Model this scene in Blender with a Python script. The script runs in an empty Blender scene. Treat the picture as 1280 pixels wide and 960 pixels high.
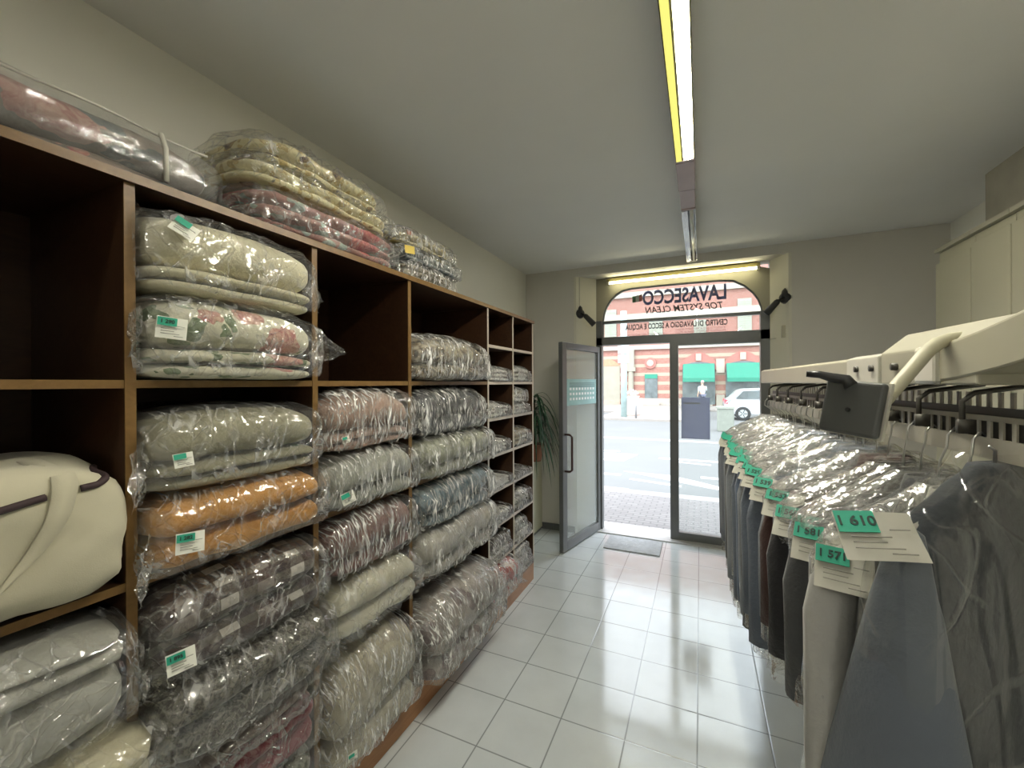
import bpy, bmesh, math, random
from mathutils import Vector, Matrix, noise
R = math.radians
PI = math.pi
scene = bpy.context.scene
col = scene.collection
rnd = random.Random(7)

# ------------------------------------------------------------------ materials
def new_mat(name):
    m = bpy.data.materials.new(name); m.use_nodes = True
    nt = m.node_tree; nt.nodes.clear()
    out = nt.nodes.new('ShaderNodeOutputMaterial')
    return m, nt, out

def N(nt, typ, **kw):
    n = nt.nodes.new(typ)
    for k, v in kw.items():
        if hasattr(n, k): setattr(n, k, v)
        else: n.inputs[k.replace('_', ' ')].default_value = v
    return n

def rgba(c): return (c[0], c[1], c[2], 1.0)

def ramp(nt, fac, stops, interp='LINEAR'):
    r = nt.nodes.new('ShaderNodeValToRGB'); r.color_ramp.interpolation = interp
    els = r.color_ramp.elements
    while len(els) < len(stops): els.new(0.5)
    for e, (p, c) in zip(els, stops): e.position = p; e.color = rgba(c)
    nt.links.new(fac, r.inputs[0]); return r.outputs[0]

def mixc(nt, fac, a, b):
    m = nt.nodes.new('ShaderNodeMix'); m.data_type = 'RGBA'
    if isinstance(fac, (int, float)): m.inputs[0].default_value = fac
    else: nt.links.new(fac, m.inputs[0])
    for s, v in ((6, a), (7, b)):
        if isinstance(v, tuple): m.inputs[s].default_value = rgba(v)
        else: nt.links.new(v, m.inputs[s])
    return m.outputs[2]

def coords(nt, scale=(1, 1, 1), rot=(0, 0, 0), kind='Object'):
    tc = nt.nodes.new('ShaderNodeTexCoord'); mp = nt.nodes.new('ShaderNodeMapping')
    mp.inputs['Scale'].default_value = scale; mp.inputs['Rotation'].default_value = rot
    nt.links.new(tc.outputs[kind], mp.inputs[0]); return mp.outputs[0]

def noise_t(nt, vec, scale, detail=4, rough=.55, dist=0.0):
    n = nt.nodes.new('ShaderNodeTexNoise')
    n.inputs['Scale'].default_value = scale; n.inputs['Detail'].default_value = detail
    n.inputs['Roughness'].default_value = rough; n.inputs['Distortion'].default_value = dist
    nt.links.new(vec, n.inputs['Vector']); return n.outputs[0]

def mth(nt, op, a, b=None, c=None):
    n = nt.nodes.new('ShaderNodeMath'); n.operation = op
    for i, v in enumerate((a, b, c)):
        if v is None: continue
        if isinstance(v, (int, float)): n.inputs[i].default_value = v
        else: nt.links.new(v, n.inputs[i])
    return n.outputs[0]

def finish(nt, out, color, rough=.6, metal=0.0, bump=None, bstr=.3, bdist=.01, spec=.5, sheen=0.0):
    p = nt.nodes.new('ShaderNodeBsdfPrincipled')
    if isinstance(color, tuple): p.inputs['Base Color'].default_value = rgba(color)
    else: nt.links.new(color, p.inputs['Base Color'])
    p.inputs['Roughness'].default_value = rough; p.inputs['Metallic'].default_value = metal
    p.inputs['Specular IOR Level'].default_value = spec
    if sheen: p.inputs['Sheen Weight'].default_value = sheen
    if bump is not None:
        b = nt.nodes.new('ShaderNodeBump'); b.inputs['Strength'].default_value = bstr; b.inputs['Distance'].default_value = bdist
        nt.links.new(bump, b.inputs['Height']); nt.links.new(b.outputs[0], p.inputs['Normal'])
    nt.links.new(p.outputs[0], out.inputs[0]); return p

def plain(name, c, rough=.6, metal=0.0, var=.08, scale=6, bstr=.0, spec=.5):
    m, nt, out = new_mat(name)
    v = coords(nt); f = noise_t(nt, v, scale, 3)
    a = tuple(max(0, x * (1 - var)) for x in c); b = tuple(min(1, x * (1 + var)) for x in c)
    colr = ramp(nt, f, [(.3, a), (.7, b)])
    finish(nt, out, colr, rough, metal, noise_t(nt, v, scale * 12, 4) if bstr else None, bstr, .004, spec)
    return m

def fabric(name, c, rough=.85, var=.1, puff=5, weave=220, bstr=.35):
    m, nt, out = new_mat(name)
    v = coords(nt); f = noise_t(nt, v, puff, 4)
    a = tuple(x * (1 - var) for x in c); b = tuple(min(1, x * (1 + var)) for x in c)
    colr = ramp(nt, f, [(.3, a), (.7, b)])
    h = mth(nt, 'ADD', mth(nt, 'MULTIPLY', noise_t(nt, v, puff * 4, 3), 1.0), mth(nt, 'MULTIPLY', noise_t(nt, v, weave, 2), .12))
    finish(nt, out, colr, rough, 0, h, bstr, .02, .25, .15)
    return m

def floral(name, bg, rose, leaf, rose2=None, scale=7, cover=.42):
    m, nt, out = new_mat(name)
    v = coords(nt); rose2 = rose2 or rose
    w = nt.nodes.new('ShaderNodeVectorMath'); w.operation = 'ADD'
    nz = nt.nodes.new('ShaderNodeTexNoise'); nz.inputs['Scale'].default_value = 14; nt.links.new(v, nz.inputs['Vector'])
    sc = nt.nodes.new('ShaderNodeVectorMath'); sc.operation = 'SCALE'; sc.inputs['Scale'].default_value = .09
    nt.links.new(nz.outputs['Color'], sc.inputs[0]); nt.links.new(v, w.inputs[0]); nt.links.new(sc.outputs[0], w.inputs[1])
    vo = nt.nodes.new('ShaderNodeTexVoronoi'); vo.inputs['Scale'].default_value = scale; nt.links.new(w.outputs[0], vo.inputs['Vector'])
    vl = nt.nodes.new('ShaderNodeTexVoronoi'); vl.inputs['Scale'].default_value = scale * 2.6; nt.links.new(w.outputs[0], vl.inputs['Vector'])
    big = noise_t(nt, v, scale * .55, 2)
    sep = nt.nodes.new('ShaderNodeSeparateColor'); nt.links.new(vo.outputs['Color'], sep.inputs[0])
    leafm = mth(nt, 'MULTIPLY', mth(nt, 'LESS_THAN', vl.outputs['Distance'], .40), mth(nt, 'GREATER_THAN', big, .49))
    rosem = mth(nt, 'MULTIPLY', mth(nt, 'LESS_THAN', vo.outputs['Distance'], cover), mth(nt, 'GREATER_THAN', sep.outputs[0], .42))
    petals = noise_t(nt, w.outputs[0], scale * 5, 3, .6, 1.5)
    rc = ramp(nt, petals, [(.35, rose), (.62, rose2)])
    lc = ramp(nt, noise_t(nt, v, scale * 6, 2), [(.3, leaf), (.7, tuple(min(1, x * 1.6) for x in leaf))])
    c1 = mixc(nt, leafm, bg, lc); c2 = mixc(nt, rosem, c1, rc)
    finish(nt, out, c2, .85, 0, noise_t(nt, v, 25, 3), .35, .02, .25, .1)
    return m

def plaid(name):
    m, nt, out = new_mat(name)
    tc = nt.nodes.new('ShaderNodeTexCoord'); s = nt.nodes.new('ShaderNodeSeparateXYZ'); nt.links.new(tc.outputs['Object'], s.inputs[0])
    u = mth(nt, 'FRACT', mth(nt, 'MULTIPLY', s.outputs[1], 9.5))
    w = mth(nt, 'FRACT', mth(nt, 'MULTIPLY', mth(nt, 'SUBTRACT', s.outputs[2], s.outputs[0]), 13.0))
    a = mth(nt, 'LESS_THAN', u, .45); b = mth(nt, 'LESS_THAN', w, .42)
    both = mth(nt, 'MULTIPLY', a, b)
    c = mixc(nt, a, (.045, .026, .026), (.075, .058, .05)); c = mixc(nt, b, c, (.12, .10, .085)); c = mixc(nt, both, c, (.50, .47, .43))
    d = mth(nt, 'LESS_THAN', mth(nt, 'FRACT', mth(nt, 'MULTIPLY', s.outputs[1], 4.75)), .25)
    c = mixc(nt, mth(nt, 'MULTIPLY', d, .6), c, (.07, .03, .03))
    v = coords(nt); finish(nt, out, c, .9, 0, noise_t(nt, v, 30, 3), .3, .02, .2, .2)
    return m

def spots(name, bg, dark, scale=26, thr=.5, stretch=(1, 1, 1), mid=None):
    m, nt, out = new_mat(name)
    v = coords(nt, stretch); f = noise_t(nt, v, scale, 2, .5, .8)
    stops = [(thr - .06, dark), (thr + .02, bg)] if mid is None else [(thr - .1, dark), (thr - .02, mid), (thr + .08, bg)]
    c = ramp(nt, f, stops)
    finish(nt, out, c, .85, 0, noise_t(nt, coords(nt), 22, 3), .35, .02, .25, .15)
    return m

def film_mat(name, haze=.05, stretch=(9, 14, 11), gloss=.2, rough=.1, bdist=.0035, K=26, tilt=.5, crease=.2, crumple=.8, tint=(.975, .975, .96), frk=.3):
    """thin clear polythene: see-through with a glossy sheen over crossed creases; the milky creases are whitened further to stand in for glints"""
    m, nt, out = new_mat(name)
    rs = []
    for a, k in ((tilt, 1.0), (-tilt * .8, 1.3), (tilt * .2, .75)):
        mp = nt.nodes.new('ShaderNodeMapping'); mp.inputs['Scale'].default_value = tuple(q * k for q in stretch)
        mp.inputs['Location'].default_value = (k * 7, k * 3, a * 9)
        nt.links.new(coords(nt, (1, 1, 1), (a, a * .3, 0)), mp.inputs[0])
        f1 = noise_t(nt, mp.outputs[0], 1.0, 1, .35, .15)
        r = mth(nt, 'MAXIMUM', 0.0, mth(nt, 'SUBTRACT', 1.0, mth(nt, 'MULTIPLY', mth(nt, 'ABSOLUTE', mth(nt, 'SUBTRACT', f1, .5)), K)))
        rs.append(r)
    # creases come and go
    msk = ramp(nt, noise_t(nt, coords(nt, (9, 9, 9)), 1.0, 2), [(.36, (0, 0, 0)), (.56, (1, 1, 1))])
    r = mth(nt, 'MULTIPLY', mth(nt, 'MINIMUM', mth(nt, 'ADD', mth(nt, 'ADD', rs[0], rs[1]), rs[2]), 1.3), msk)
    f2 = noise_t(nt, coords(nt, (30, 30, 26), (.4, .3, .5)), 1.0, 3, .5, .6)
    h = mth(nt, 'ADD', r, mth(nt, 'MULTIPLY', f2, crumple))
    b = nt.nodes.new('ShaderNodeBump'); b.inputs['Strength'].default_value = 1.0; b.inputs['Distance'].default_value = bdist
    nt.links.new(h, b.inputs['Height'])
    fr = nt.nodes.new('ShaderNodeFresnel'); fr.inputs['IOR'].default_value = 1.45
    tr = nt.nodes.new('ShaderNodeBsdfTransparent'); tr.inputs[0].default_value = rgba(tint)
    gl = nt.nodes.new('ShaderNodeBsdfGlossy'); gl.inputs['Roughness'].default_value = rough; nt.links.new(b.outputs[0], gl.inputs['Normal'])
    df = nt.nodes.new('ShaderNodeBsdfDiffuse'); df.inputs[0].default_value = (.92, .92, .90, 1); nt.links.new(b.outputs[0], df.inputs['Normal'])
    m1 = nt.nodes.new('ShaderNodeMixShader'); nt.links.new(mth(nt, 'ADD', mth(nt, 'MULTIPLY', r, crease), haze), m1.inputs[0])  # crease whitening paints glint streaks that show without any reflection
    nt.links.new(tr.outputs[0], m1.inputs[1]); nt.links.new(df.outputs[0], m1.inputs[2])
    m2 = nt.nodes.new('ShaderNodeMixShader')
    nt.links.new(mth(nt, 'MINIMUM', mth(nt, 'ADD', mth(nt, 'MULTIPLY', fr.outputs[0], frk), gloss), .5), m2.inputs[0])
    nt.links.new(m1.outputs[0], m2.inputs[1]); nt.links.new(gl.outputs[0], m2.inputs[2])
    nt.links.new(m2.outputs[0], out.inputs[0])
    return m

def glass_mat(name, haze=.03, tint=(.97, .985, .98), haze_col=(.9, .95, .95), ior=1.45, add=0.0, rough=0.0):
    m, nt, out = new_mat(name)
    fr = nt.nodes.new('ShaderNodeFresnel'); fr.inputs['IOR'].default_value = ior
    tr = nt.nodes.new('ShaderNodeBsdfTransparent'); tr.inputs[0].default_value = rgba(tint)
    gl = nt.nodes.new('ShaderNodeBsdfGlossy'); gl.inputs['Roughness'].default_value = rough
    df = nt.nodes.new('ShaderNodeBsdfDiffuse'); df.inputs[0].default_value = rgba(haze_col)
    m1 = nt.nodes.new('ShaderNodeMixShader'); m1.inputs[0].default_value = haze
    nt.links.new(tr.outputs[0], m1.inputs[1]); nt.links.new(df.outputs[0], m1.inputs[2])
    m2 = nt.nodes.new('ShaderNodeMixShader'); nt.links.new(mth(nt, 'ADD', fr.outputs[0], add), m2.inputs[0])
    nt.links.new(m1.outputs[0], m2.inputs[1]); nt.links.new(gl.outputs[0], m2.inputs[2])
    nt.links.new(m2.outputs[0], out.inputs[0]); return m

def emit_mat(name, c, s):
    m, nt, out = new_mat(name)
    e = nt.nodes.new('ShaderNodeEmission'); e.inputs[0].default_value = rgba(c); e.inputs[1].default_value = s
    nt.links.new(e.outputs[0], out.inputs[0]); return m

def wood_mat(name, dark, light, axis_scale=(6, 1.2, 6), rough=.42):
    m, nt, out = new_mat(name)
    v = coords(nt, axis_scale); f = noise_t(nt, v, 5, 5, .6, 1.4)
    c = ramp(nt, f, [(.25, dark), (.75, light)])
    finish(nt, out, c, rough, 0, noise_t(nt, v, 18, 4), .08, .005, .4)
    return m

def tile_mat(name):
    m, nt, out = new_mat(name)
    tc = nt.nodes.new('ShaderNodeTexCoord'); s = nt.nodes.new('ShaderNodeSeparateXYZ'); nt.links.new(tc.outputs['Object'], s.inputs[0])
    def edge(o, off):
        u = mth(nt, 'FRACT', mth(nt, 'ADD', mth(nt, 'DIVIDE', mth(nt, 'SUBTRACT', o, off), .3002), 40.0))
        return mth(nt, 'MINIMUM', u, mth(nt, 'SUBTRACT', 1.0, u))
    e = mth(nt, 'MINIMUM', edge(s.outputs[0], -1.2196), edge(s.outputs[1], 1.620))
    g = mth(nt, 'SUBTRACT', 1.0, mth(nt, 'SMOOTH_MIN', 1.0, mth(nt, 'MULTIPLY', e, 62.0), .02))
    v = coords(nt); f = noise_t(nt, v, 3.0, 4); fine = noise_t(nt, v, 160, 2)
    base = ramp(nt, f, [(.3, (.52, .555, .565)), (.7, (.60, .635, .645))])
    base = mixc(nt, mth(nt, 'MULTIPLY', mth(nt, 'LESS_THAN', fine, .36), .25), base, (.5, .5, .49))
    c = mixc(nt, mth(nt, 'MULTIPLY', g, .9), base, (.13, .135, .14))
    rr = ramp(nt, noise_t(nt, v, 9, 3), [(.35, (.08, .08, .08)), (.75, (.17, .17, .17))])
    h = mth(nt, 'ADD', mth(nt, 'MULTIPLY', g, -1.0), mth(nt, 'MULTIPLY', noise_t(nt, v, 7, 2), .5))
    p = finish(nt, out, c, .2, 0, h, .10, .003, .8)
    nt.links.new(rr, p.inputs['Roughness'])
    return m

M = {}
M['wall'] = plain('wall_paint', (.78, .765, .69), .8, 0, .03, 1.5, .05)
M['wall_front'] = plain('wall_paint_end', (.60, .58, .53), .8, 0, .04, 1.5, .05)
M['ceiling'] = plain('ceiling_paint', (.78, .775, .75), .85, 0, .03, 1.2, .03)
M['tile'] = tile_mat('white_tiles')
M['wood'] = wood_mat('shelf_wood', (.026, .0105, .005), (.05, .023, .010))
M['wood_edge'] = wood_mat('shelf_edge', (.13, .072, .022), (.20, .115, .04), (4, 4, 4), .35)
M['kick'] = wood_mat('kick_wood', (.27, .13, .055), (.38, .19, .085), (3, 1.2, 9), .4)
M['alu'] = plain('dark_aluminium', (.14, .147, .147), .38, .35, .06, 8)
M['alu_light'] = plain('grey_aluminium', (.42, .44, .44), .35, .5, .04, 8)
M['reveal'] = plain('reveal_paint', (.66, .64, .54), .7, 0, .04, 2)
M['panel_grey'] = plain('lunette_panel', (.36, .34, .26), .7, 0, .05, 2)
M['cream'] = plain('cream_laminate', (.47, .45, .33), .5, 0, .03, 2)
M['cream_metal'] = plain('cream_enamel', (.42, .40, .31), .35, 0, .05, 5)
M['rail'] = plain('rail_enamel', (.36, .34, .28), .4, 0, .08, 20)
M['white_metal'] = plain('white_enamel', (.62, .60, .52), .3, 0, .04, 6)
M['black'] = plain('black_plastic', (.018, .018, .018), .4, 0, .1, 8)
M['dark_grey'] = plain('dark_grey_plastic', (.075, .078, .075), .35, 0, .08, 8)
M['steel'] = plain('steel_wire', (.55, .55, .53), .28, .9, .05, 10)
M['bracket'] = plain('dark_bracket', (.085, .08, .07), .45, .4, .1, 10)
M['mat'] = plain('door_mat', (.40, .41, .42), .95, 0, .15, 25, .4)
M['paper'] = plain('white_paper', (.78, .78, .70), .6, 0, .03, 20)
M['paper_shaded'] = plain('shaded_paper', (.44, .43, .37), .6, 0, .05, 20)  # white paper darkened, shade on the hanging tags put into the colour
M['print'] = plain('grey_print', (.30, .295, .26), .7)
M['ink'] = plain('black_ink', (.02, .05, .04), .6)
M['green'] = plain('green_slip', (.03, .34, .225), .5, 0, .05, 20)
M['terracotta'] = plain('pot', (.25, .10, .05), .7)
M['leaf'] = plain('plant_leaf', (.028, .085, .04), .4, 0, .5, 12)
M['soil'] = plain('soil', (.03, .02, .012), .95)
M['tube_on'] = emit_mat('lit_tube', (1.0, .955, .81), 215)
M['tube_fill'] = emit_mat('fill_tube', (1.0, .96, .88), 60)
M['tube_door'] = emit_mat('lit_tube_over_door', (1.0, .92, .58), 11)
M['tube_off'] = plain('unlit_tube', (.8, .8, .78), .12, 0, .02, 5)
M['reflector'] = plain('yellowed_reflector', (.045, .04, .008), .5, 0, .05, 8, 0, .2)
M['plate_glow'] = emit_mat('glowing_yellow_plate', (.95, .90, .22), .75)  # emission stands in for tube light reflected by the yellow plate
M['door_housing'] = plain('yellow_housing', (.16, .14, .05), .6)
M['chrome'] = plain('polished_trough', (.62, .60, .58), .15, .85, .08, 14)
M['mauve'] = plain('mauve_plastic', (.36, .27, .27), .4, 0, .06, 8)
M['film'] = film_mat('clear_film', .03, (7, 26, 9), .13, .10, .006, 34, .75, .26)
M['film_fine'] = film_mat('clear_film_fine', .025, (7, 75, 6.5), .14, .10, .007, 22, .26, .75)
M['film_zip'] = film_mat('zip_bag_film', .10, (5, 5, 8), .02, .14, .0007, 20, .3, .05)
M['film_gar'] = film_mat('garment_film', .09, (5, 60, 34), .15, .11, .004, 16, .2, .22)
M['film_long'] = film_mat('long_cover_film', .10, (26, 26, 3), .10, .10, .006, 20, .12, .55)
M['film_coat'] = film_mat('coat_film', .006, (5, 7, 3), .02, .08, .003, 90, .6, .14, .1, frk=.08)
M['glass'] = glass_mat('door_glass')
M['glass_leaf'] = glass_mat('leaf_glass', .20, (.94, .96, .95), (.9, .95, .95), 1.001, .05, .0)  # diffuse haze brightens the leaf in place of the street reflection
def poster_mat():
    m, nt, out = new_mat('poster_back')
    d = nt.nodes.new('ShaderNodeBsdfDiffuse'); d.inputs[0].default_value = (.5, .52, .6, 1)
    t = nt.nodes.new('ShaderNodeBsdfTranslucent'); t.inputs[0].default_value = (.42, .44, .52, 1)
    mx = nt.nodes.new('ShaderNodeMixShader'); mx.inputs[0].default_value = .62
    nt.links.new(d.outputs[0], mx.inputs[1]); nt.links.new(t.outputs[0], mx.inputs[2]); nt.links.new(mx.outputs[0], out.inputs[0]); return m
M['poster'] = poster_mat()
M['sticker'] = plain('teal_sticker', (.30, .52, .52), .5, 0, .08, 10)
M['sticker_w'] = plain('sticker_text', (.85, .9, .9), .5)
M['sticker_d'] = plain('sticker_ink', (.08, .16, .18), .5)
M['txt_blue'] = plain('blue_lettering', (.11, .14, .46), .5)
M['txt_dark'] = plain('dark_lettering', (.03, .02, .03), .5)
M['txt_red'] = plain('red_lettering', (.30, .05, .06), .5)
M['flag_g'] = plain('flag_green', (.03, .22, .06), .5)
M['flag_w'] = plain('flag_white', (.8, .8, .75), .5)
M['flag_r'] = plain('flag_red', (.4, .05, .04), .5)

# ------------------------------------------------------------------ mesh helpers
class MB:
    def __init__(s): s.v = []; s.f = []; s.m = []
    def add(s, vs, fs, mi=0):
        o = len(s.v); s.v += [tuple(p) for p in vs]
        for f in fs: s.f.append(tuple(i + o for i in f)); s.m.append(mi)
        return s
    def box(s, c, d, mi=0, rot=None):
        x, y, z = d[0] / 2, d[1] / 2, d[2] / 2
        vs = [Vector((a, b, e)) for a in (-x, x) for b in (-y, y) for e in (-z, z)]
        if rot is not None: vs = [rot @ q for q in vs]
        c = Vector(c)
        return s.add([q + c for q in vs], [(0, 1, 3, 2), (4, 6, 7, 5), (0, 4, 5, 1), (2, 3, 7, 6), (0, 2, 6, 4), (1, 5, 7, 3)], mi)
    def bx(s, x0, x1, y0, y1, z0, z1, mi=0):
        return s.box(((x0 + x1) / 2, (y0 + y1) / 2, (z0 + z1) / 2), (abs(x1 - x0), abs(y1 - y0), abs(z1 - z0)), mi)
    def tube(s, pts, r, n=8, mi=0, cap=True):
        pts = [Vector(p) for p in pts]; rs = r if isinstance(r, (list, tuple)) else [r] * len(pts)
        rings = []; ref = None
        for i, p in enumerate(pts):
            a = pts[max(0, i - 1)]; b = pts[min(len(pts) - 1, i + 1)]; t = (b - a).normalized()
            if ref is None:
                ref = Vector((0, 0, 1)) if abs(t.z) < .9 else Vector((1, 0, 0))
            u = (ref - t * ref.dot(t)).normalized(); w = t.cross(u); ref = u
            rings.append([p + (u * math.cos(2 * PI * k / n) + w * math.sin(2 * PI * k / n)) * rs[i] for k in range(n)])
        return s.loft(rings, cap, mi)
    def loft(s, rings, cap=True, mi=0, closed=True):
        n = len(rings[0]); vs = [p for r in rings for p in r]; fs = []
        for i in range(len(rings) - 1):
            for k in range(n if closed else n - 1):
                k2 = (k + 1) % n
                fs.append((i * n + k, i * n + k2, (i + 1) * n + k2, (i + 1) * n + k))
        if cap and closed:
            fs.append(tuple(range(n))[::-1]); fs.append(tuple((len(rings) - 1) * n + k for k in range(n)))
        return s.add(vs, fs, mi)
    def prism(s, poly, a, b, axis='y', mi=0):
        """poly: list of 2D points; extruded along an axis from a to b"""
        def P(p, t):
            return {'y': (p[0], t, p[1]), 'x': (t, p[0], p[1]), 'z': (p[0], p[1], t)}[axis]
        return s.loft([[P(p, a) for p in poly], [P(p, b) for p in poly]], True, mi)
    def build(s, name, mats, parent=None, smooth=False, loc=None, fixn=True):
        me = bpy.data.meshes.new(name); me.from_pydata(s.v, [], s.f)
        mats = mats if isinstance(mats, (list, tuple)) else [mats]
        for m in mats: me.materials.append(m)
        me.polygons.foreach_set('material_index', s.m)
        if smooth: me.polygons.foreach_set('use_smooth', [True] * len(me.polygons))
        me.update()
        if fixn:
            b = bmesh.new(); b.from_mesh(me); bmesh.ops.recalc_face_normals(b, faces=b.faces); b.to_mesh(me); b.free()
        o = bpy.data.objects.new(name, me); col.objects.link(o)
        if parent is not None: o.parent = parent
        if loc is not None: o.location = loc
        return o

def tag(o, label=None, cat=None, group=None, kind=None):
    if label: o['label'] = label
    if cat: o['category'] = cat
    if group: o['group'] = group
    if kind: o['kind'] = kind
    return o

def thing(name, label, cat, loc=(0, 0, 0), rz=0, group=None):
    o = bpy.data.objects.new(name, None); col.objects.link(o)
    o.location = loc; o.rotation_euler = (0, 0, rz); o.empty_display_size = .1
    return tag(o, label, cat, group)

def struct(mb, name, mats, parent=None, smooth=False, label=None):
    o = mb.build(name, mats, parent, smooth)
    if parent is None: tag(o, label, None, None, 'structure')
    return o

def bevel(o, w=.004, seg=2):
    m = o.modifiers.new('bevel', 'BEVEL'); m.width = w; m.segments = seg; m.limit_method = 'ANGLE'; return o

def text_mesh(s, size, align='CENTER', shear=0, bold=0, ext=.0006, spacing=1.0):
    cu = bpy.data.curves.new('lettering', 'FONT'); cu.body = s; cu.size = size; cu.align_x = align; cu.align_y = 'CENTER'
    cu.shear = shear; cu.offset = bold; cu.extrude = ext; cu.space_character = spacing; cu.resolution_u = 3
    o = bpy.data.objects.new('lettering', cu); col.objects.link(o)
    dg = bpy.context.evaluated_depsgraph_get(); me = bpy.data.meshes.new_from_object(o.evaluated_get(dg))
    vs = [tuple(v.co) for v in me.vertices]; fs = [tuple(p.vertices) for p in me.polygons]
    bpy.data.objects.remove(o); bpy.data.curves.remove(cu); bpy.data.meshes.remove(me)
    return vs, fs

_txt = {}
def text_cached(s, size, **kw):
    k = (s, size, tuple(sorted(kw.items())))
    if k not in _txt: _txt[k] = text_mesh(s, size, **kw)
    return _txt[k]

def rbox_grid(nx, ny, nz):
    idx = {}; vs = []; fs = []
    def vid(i, j, k):
        if (i, j, k) not in idx:
            idx[(i, j, k)] = len(vs); vs.append((2 * i / nx - 1, 2 * j / ny - 1, 2 * k / nz - 1))
        return idx[(i, j, k)]
    for i in (0, nx):
        for j in range(ny):
            for k in range(nz): fs.append((vid(i, j, k), vid(i, j + 1, k), vid(i, j + 1, k + 1), vid(i, j, k + 1)))
    for j in (0, ny):
        for i in range(nx):
            for k in range(nz): fs.append((vid(i, j, k), vid(i + 1, j, k), vid(i + 1, j, k + 1), vid(i, j, k + 1)))
    for k in (0, nz):
        for i in range(nx):
            for j in range(ny): fs.append((vid(i, j, k), vid(i + 1, j, k), vid(i + 1, j + 1, k), vid(i, j + 1, k)))
    return vs, fs

def squircle(p, a=3.0, b=5.0):
    x, y, z = p
    m = max(abs(x), abs(z))
    if m > 1e-6:
        s = m / (abs(x) ** a + abs(z) ** a) ** (1 / a); x *= s; z *= s
    t = max(m, abs(y))
    if t > 1e-6:
        q = t / (m ** b + abs(y) ** b) ** (1 / b); x *= q; y *= q; z *= q
    return x, y, z

def nz3(x, y, z): return noise.noise(Vector((x, y, z)))

def ridge(x, y, z):
    return max(0.0, 1 - 2.2 * abs(nz3(x, y, z))) ** 2

def basis(n, up=(0, 0, 1), roll=0):
    n = Vector(n).normalized(); u = Vector(up).cross(n).normalized(); v = n.cross(u)
    Mx = Matrix((u, v, n)).transposed()
    return Mx @ Matrix.Rotation(roll, 3, 'Z')

# ------------------------------------------------------------------ paper label with green number slip
def paper_label(parent, c, n, w=.072, h=.058, number=None, roll=0, slip=(.62, .38), slip_at=(-.17, .27), lines=True, dull=False):
    B = basis(n, roll=roll); c = Vector(c)
    mb = MB(); nx, ny = 6, 5; vs = []; fs = []
    sd = rnd.random() * 50
    for i in range(nx + 1):
        for j in range(ny + 1):
            x = (i / nx - .5) * w; y = (j / ny - .5) * h
            vs.append(c + B @ Vector((x, y, .004 * nz3(x * 18 + sd, y * 18, 0))))
    for i in range(nx):
        for j in range(ny):
            q = i * (ny + 1) + j; fs.append((q, q + ny + 1, q + ny + 2, q + 1))
    mb.add(vs, fs, 0)
    if lines:
        for (lx, ly, lw) in ((-.1, -.05, .5), (-.14, -.16, .42), (-.05, -.28, .6), (.22, -.38, .3), (.28, .1, .25)):
            mb.box(c + B @ Vector((lx * w, ly * h, .0042)), (lw * w, .0016, .0006), 1, B)
    o = mb.build('paper_label', [M['paper_shaded'] if dull else M['paper'], M['print']], parent, True, fixn=False)
    s = MB(); sw, sh = w * slip[0], h * slip[1]; sc = c + B @ Vector((slip_at[0] * w, slip_at[1] * h, .0055))
    s.box(sc, (sw, sh, .0012), 0, B)
    if number:
        vs, fs = text_cached(number, sh * .62, bold=.0004)
        s.add([sc + B @ (Vector(v) + Vector((0, 0, .0012))) for v in vs], fs, 1)
    s.build('number_slip', [M['green'], M['ink']], o)
    return o

# ------------------------------------------------------------------ bagged blanket packs
def blanket_mesh(w, d, h, layers, seed, lump=.012, res=1.0, sag=.18, a=2.6, tilt=0.0):
    mb = MB(); z = 0.0; tot = sum(layers)
    nx, ny, nz = max(6, int(9 * res)), max(8, int(22 * res)), max(4, int(6 * res))
    gv, gf = rbox_grid(nx, ny, nz)
    for li, t in enumerate(layers):
        th = h * t / tot; zc = z + th / 2; z += th
        ins = (nz3(li * 3.7, seed, 0)) * .02; insw = nz3(li * 2.1, seed + 9, 3) * .02
        vs = []
        for p in gv:
            x, y, zz = squircle(p, a, 5.5)
            X = x * (d / 2 + ins); Y = y * (w / 2 + insw - .004); Z = zz * th * .53
            f = nz3(X * 7 + seed, Y * 7, Z * 7 + li * 5) + .5 * nz3(X * 17 + seed, Y * 17, Z * 17 + li)
            k = lump * f
            X += k * x; Z += k * zz * .8
            up = (zc + Z) / h
            Z -= sag * h * up * (abs(y) ** 3) * (.6 + .4 * nz3(y * 2, seed, 1))
            Z -= sag * .35 * h * up * max(0, x) ** 3
            Z += tilt * y * up
            vs.append((X, Y, max(.001, zc + Z)))
        mb.add(vs, gf, 0)
    return mb

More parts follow.
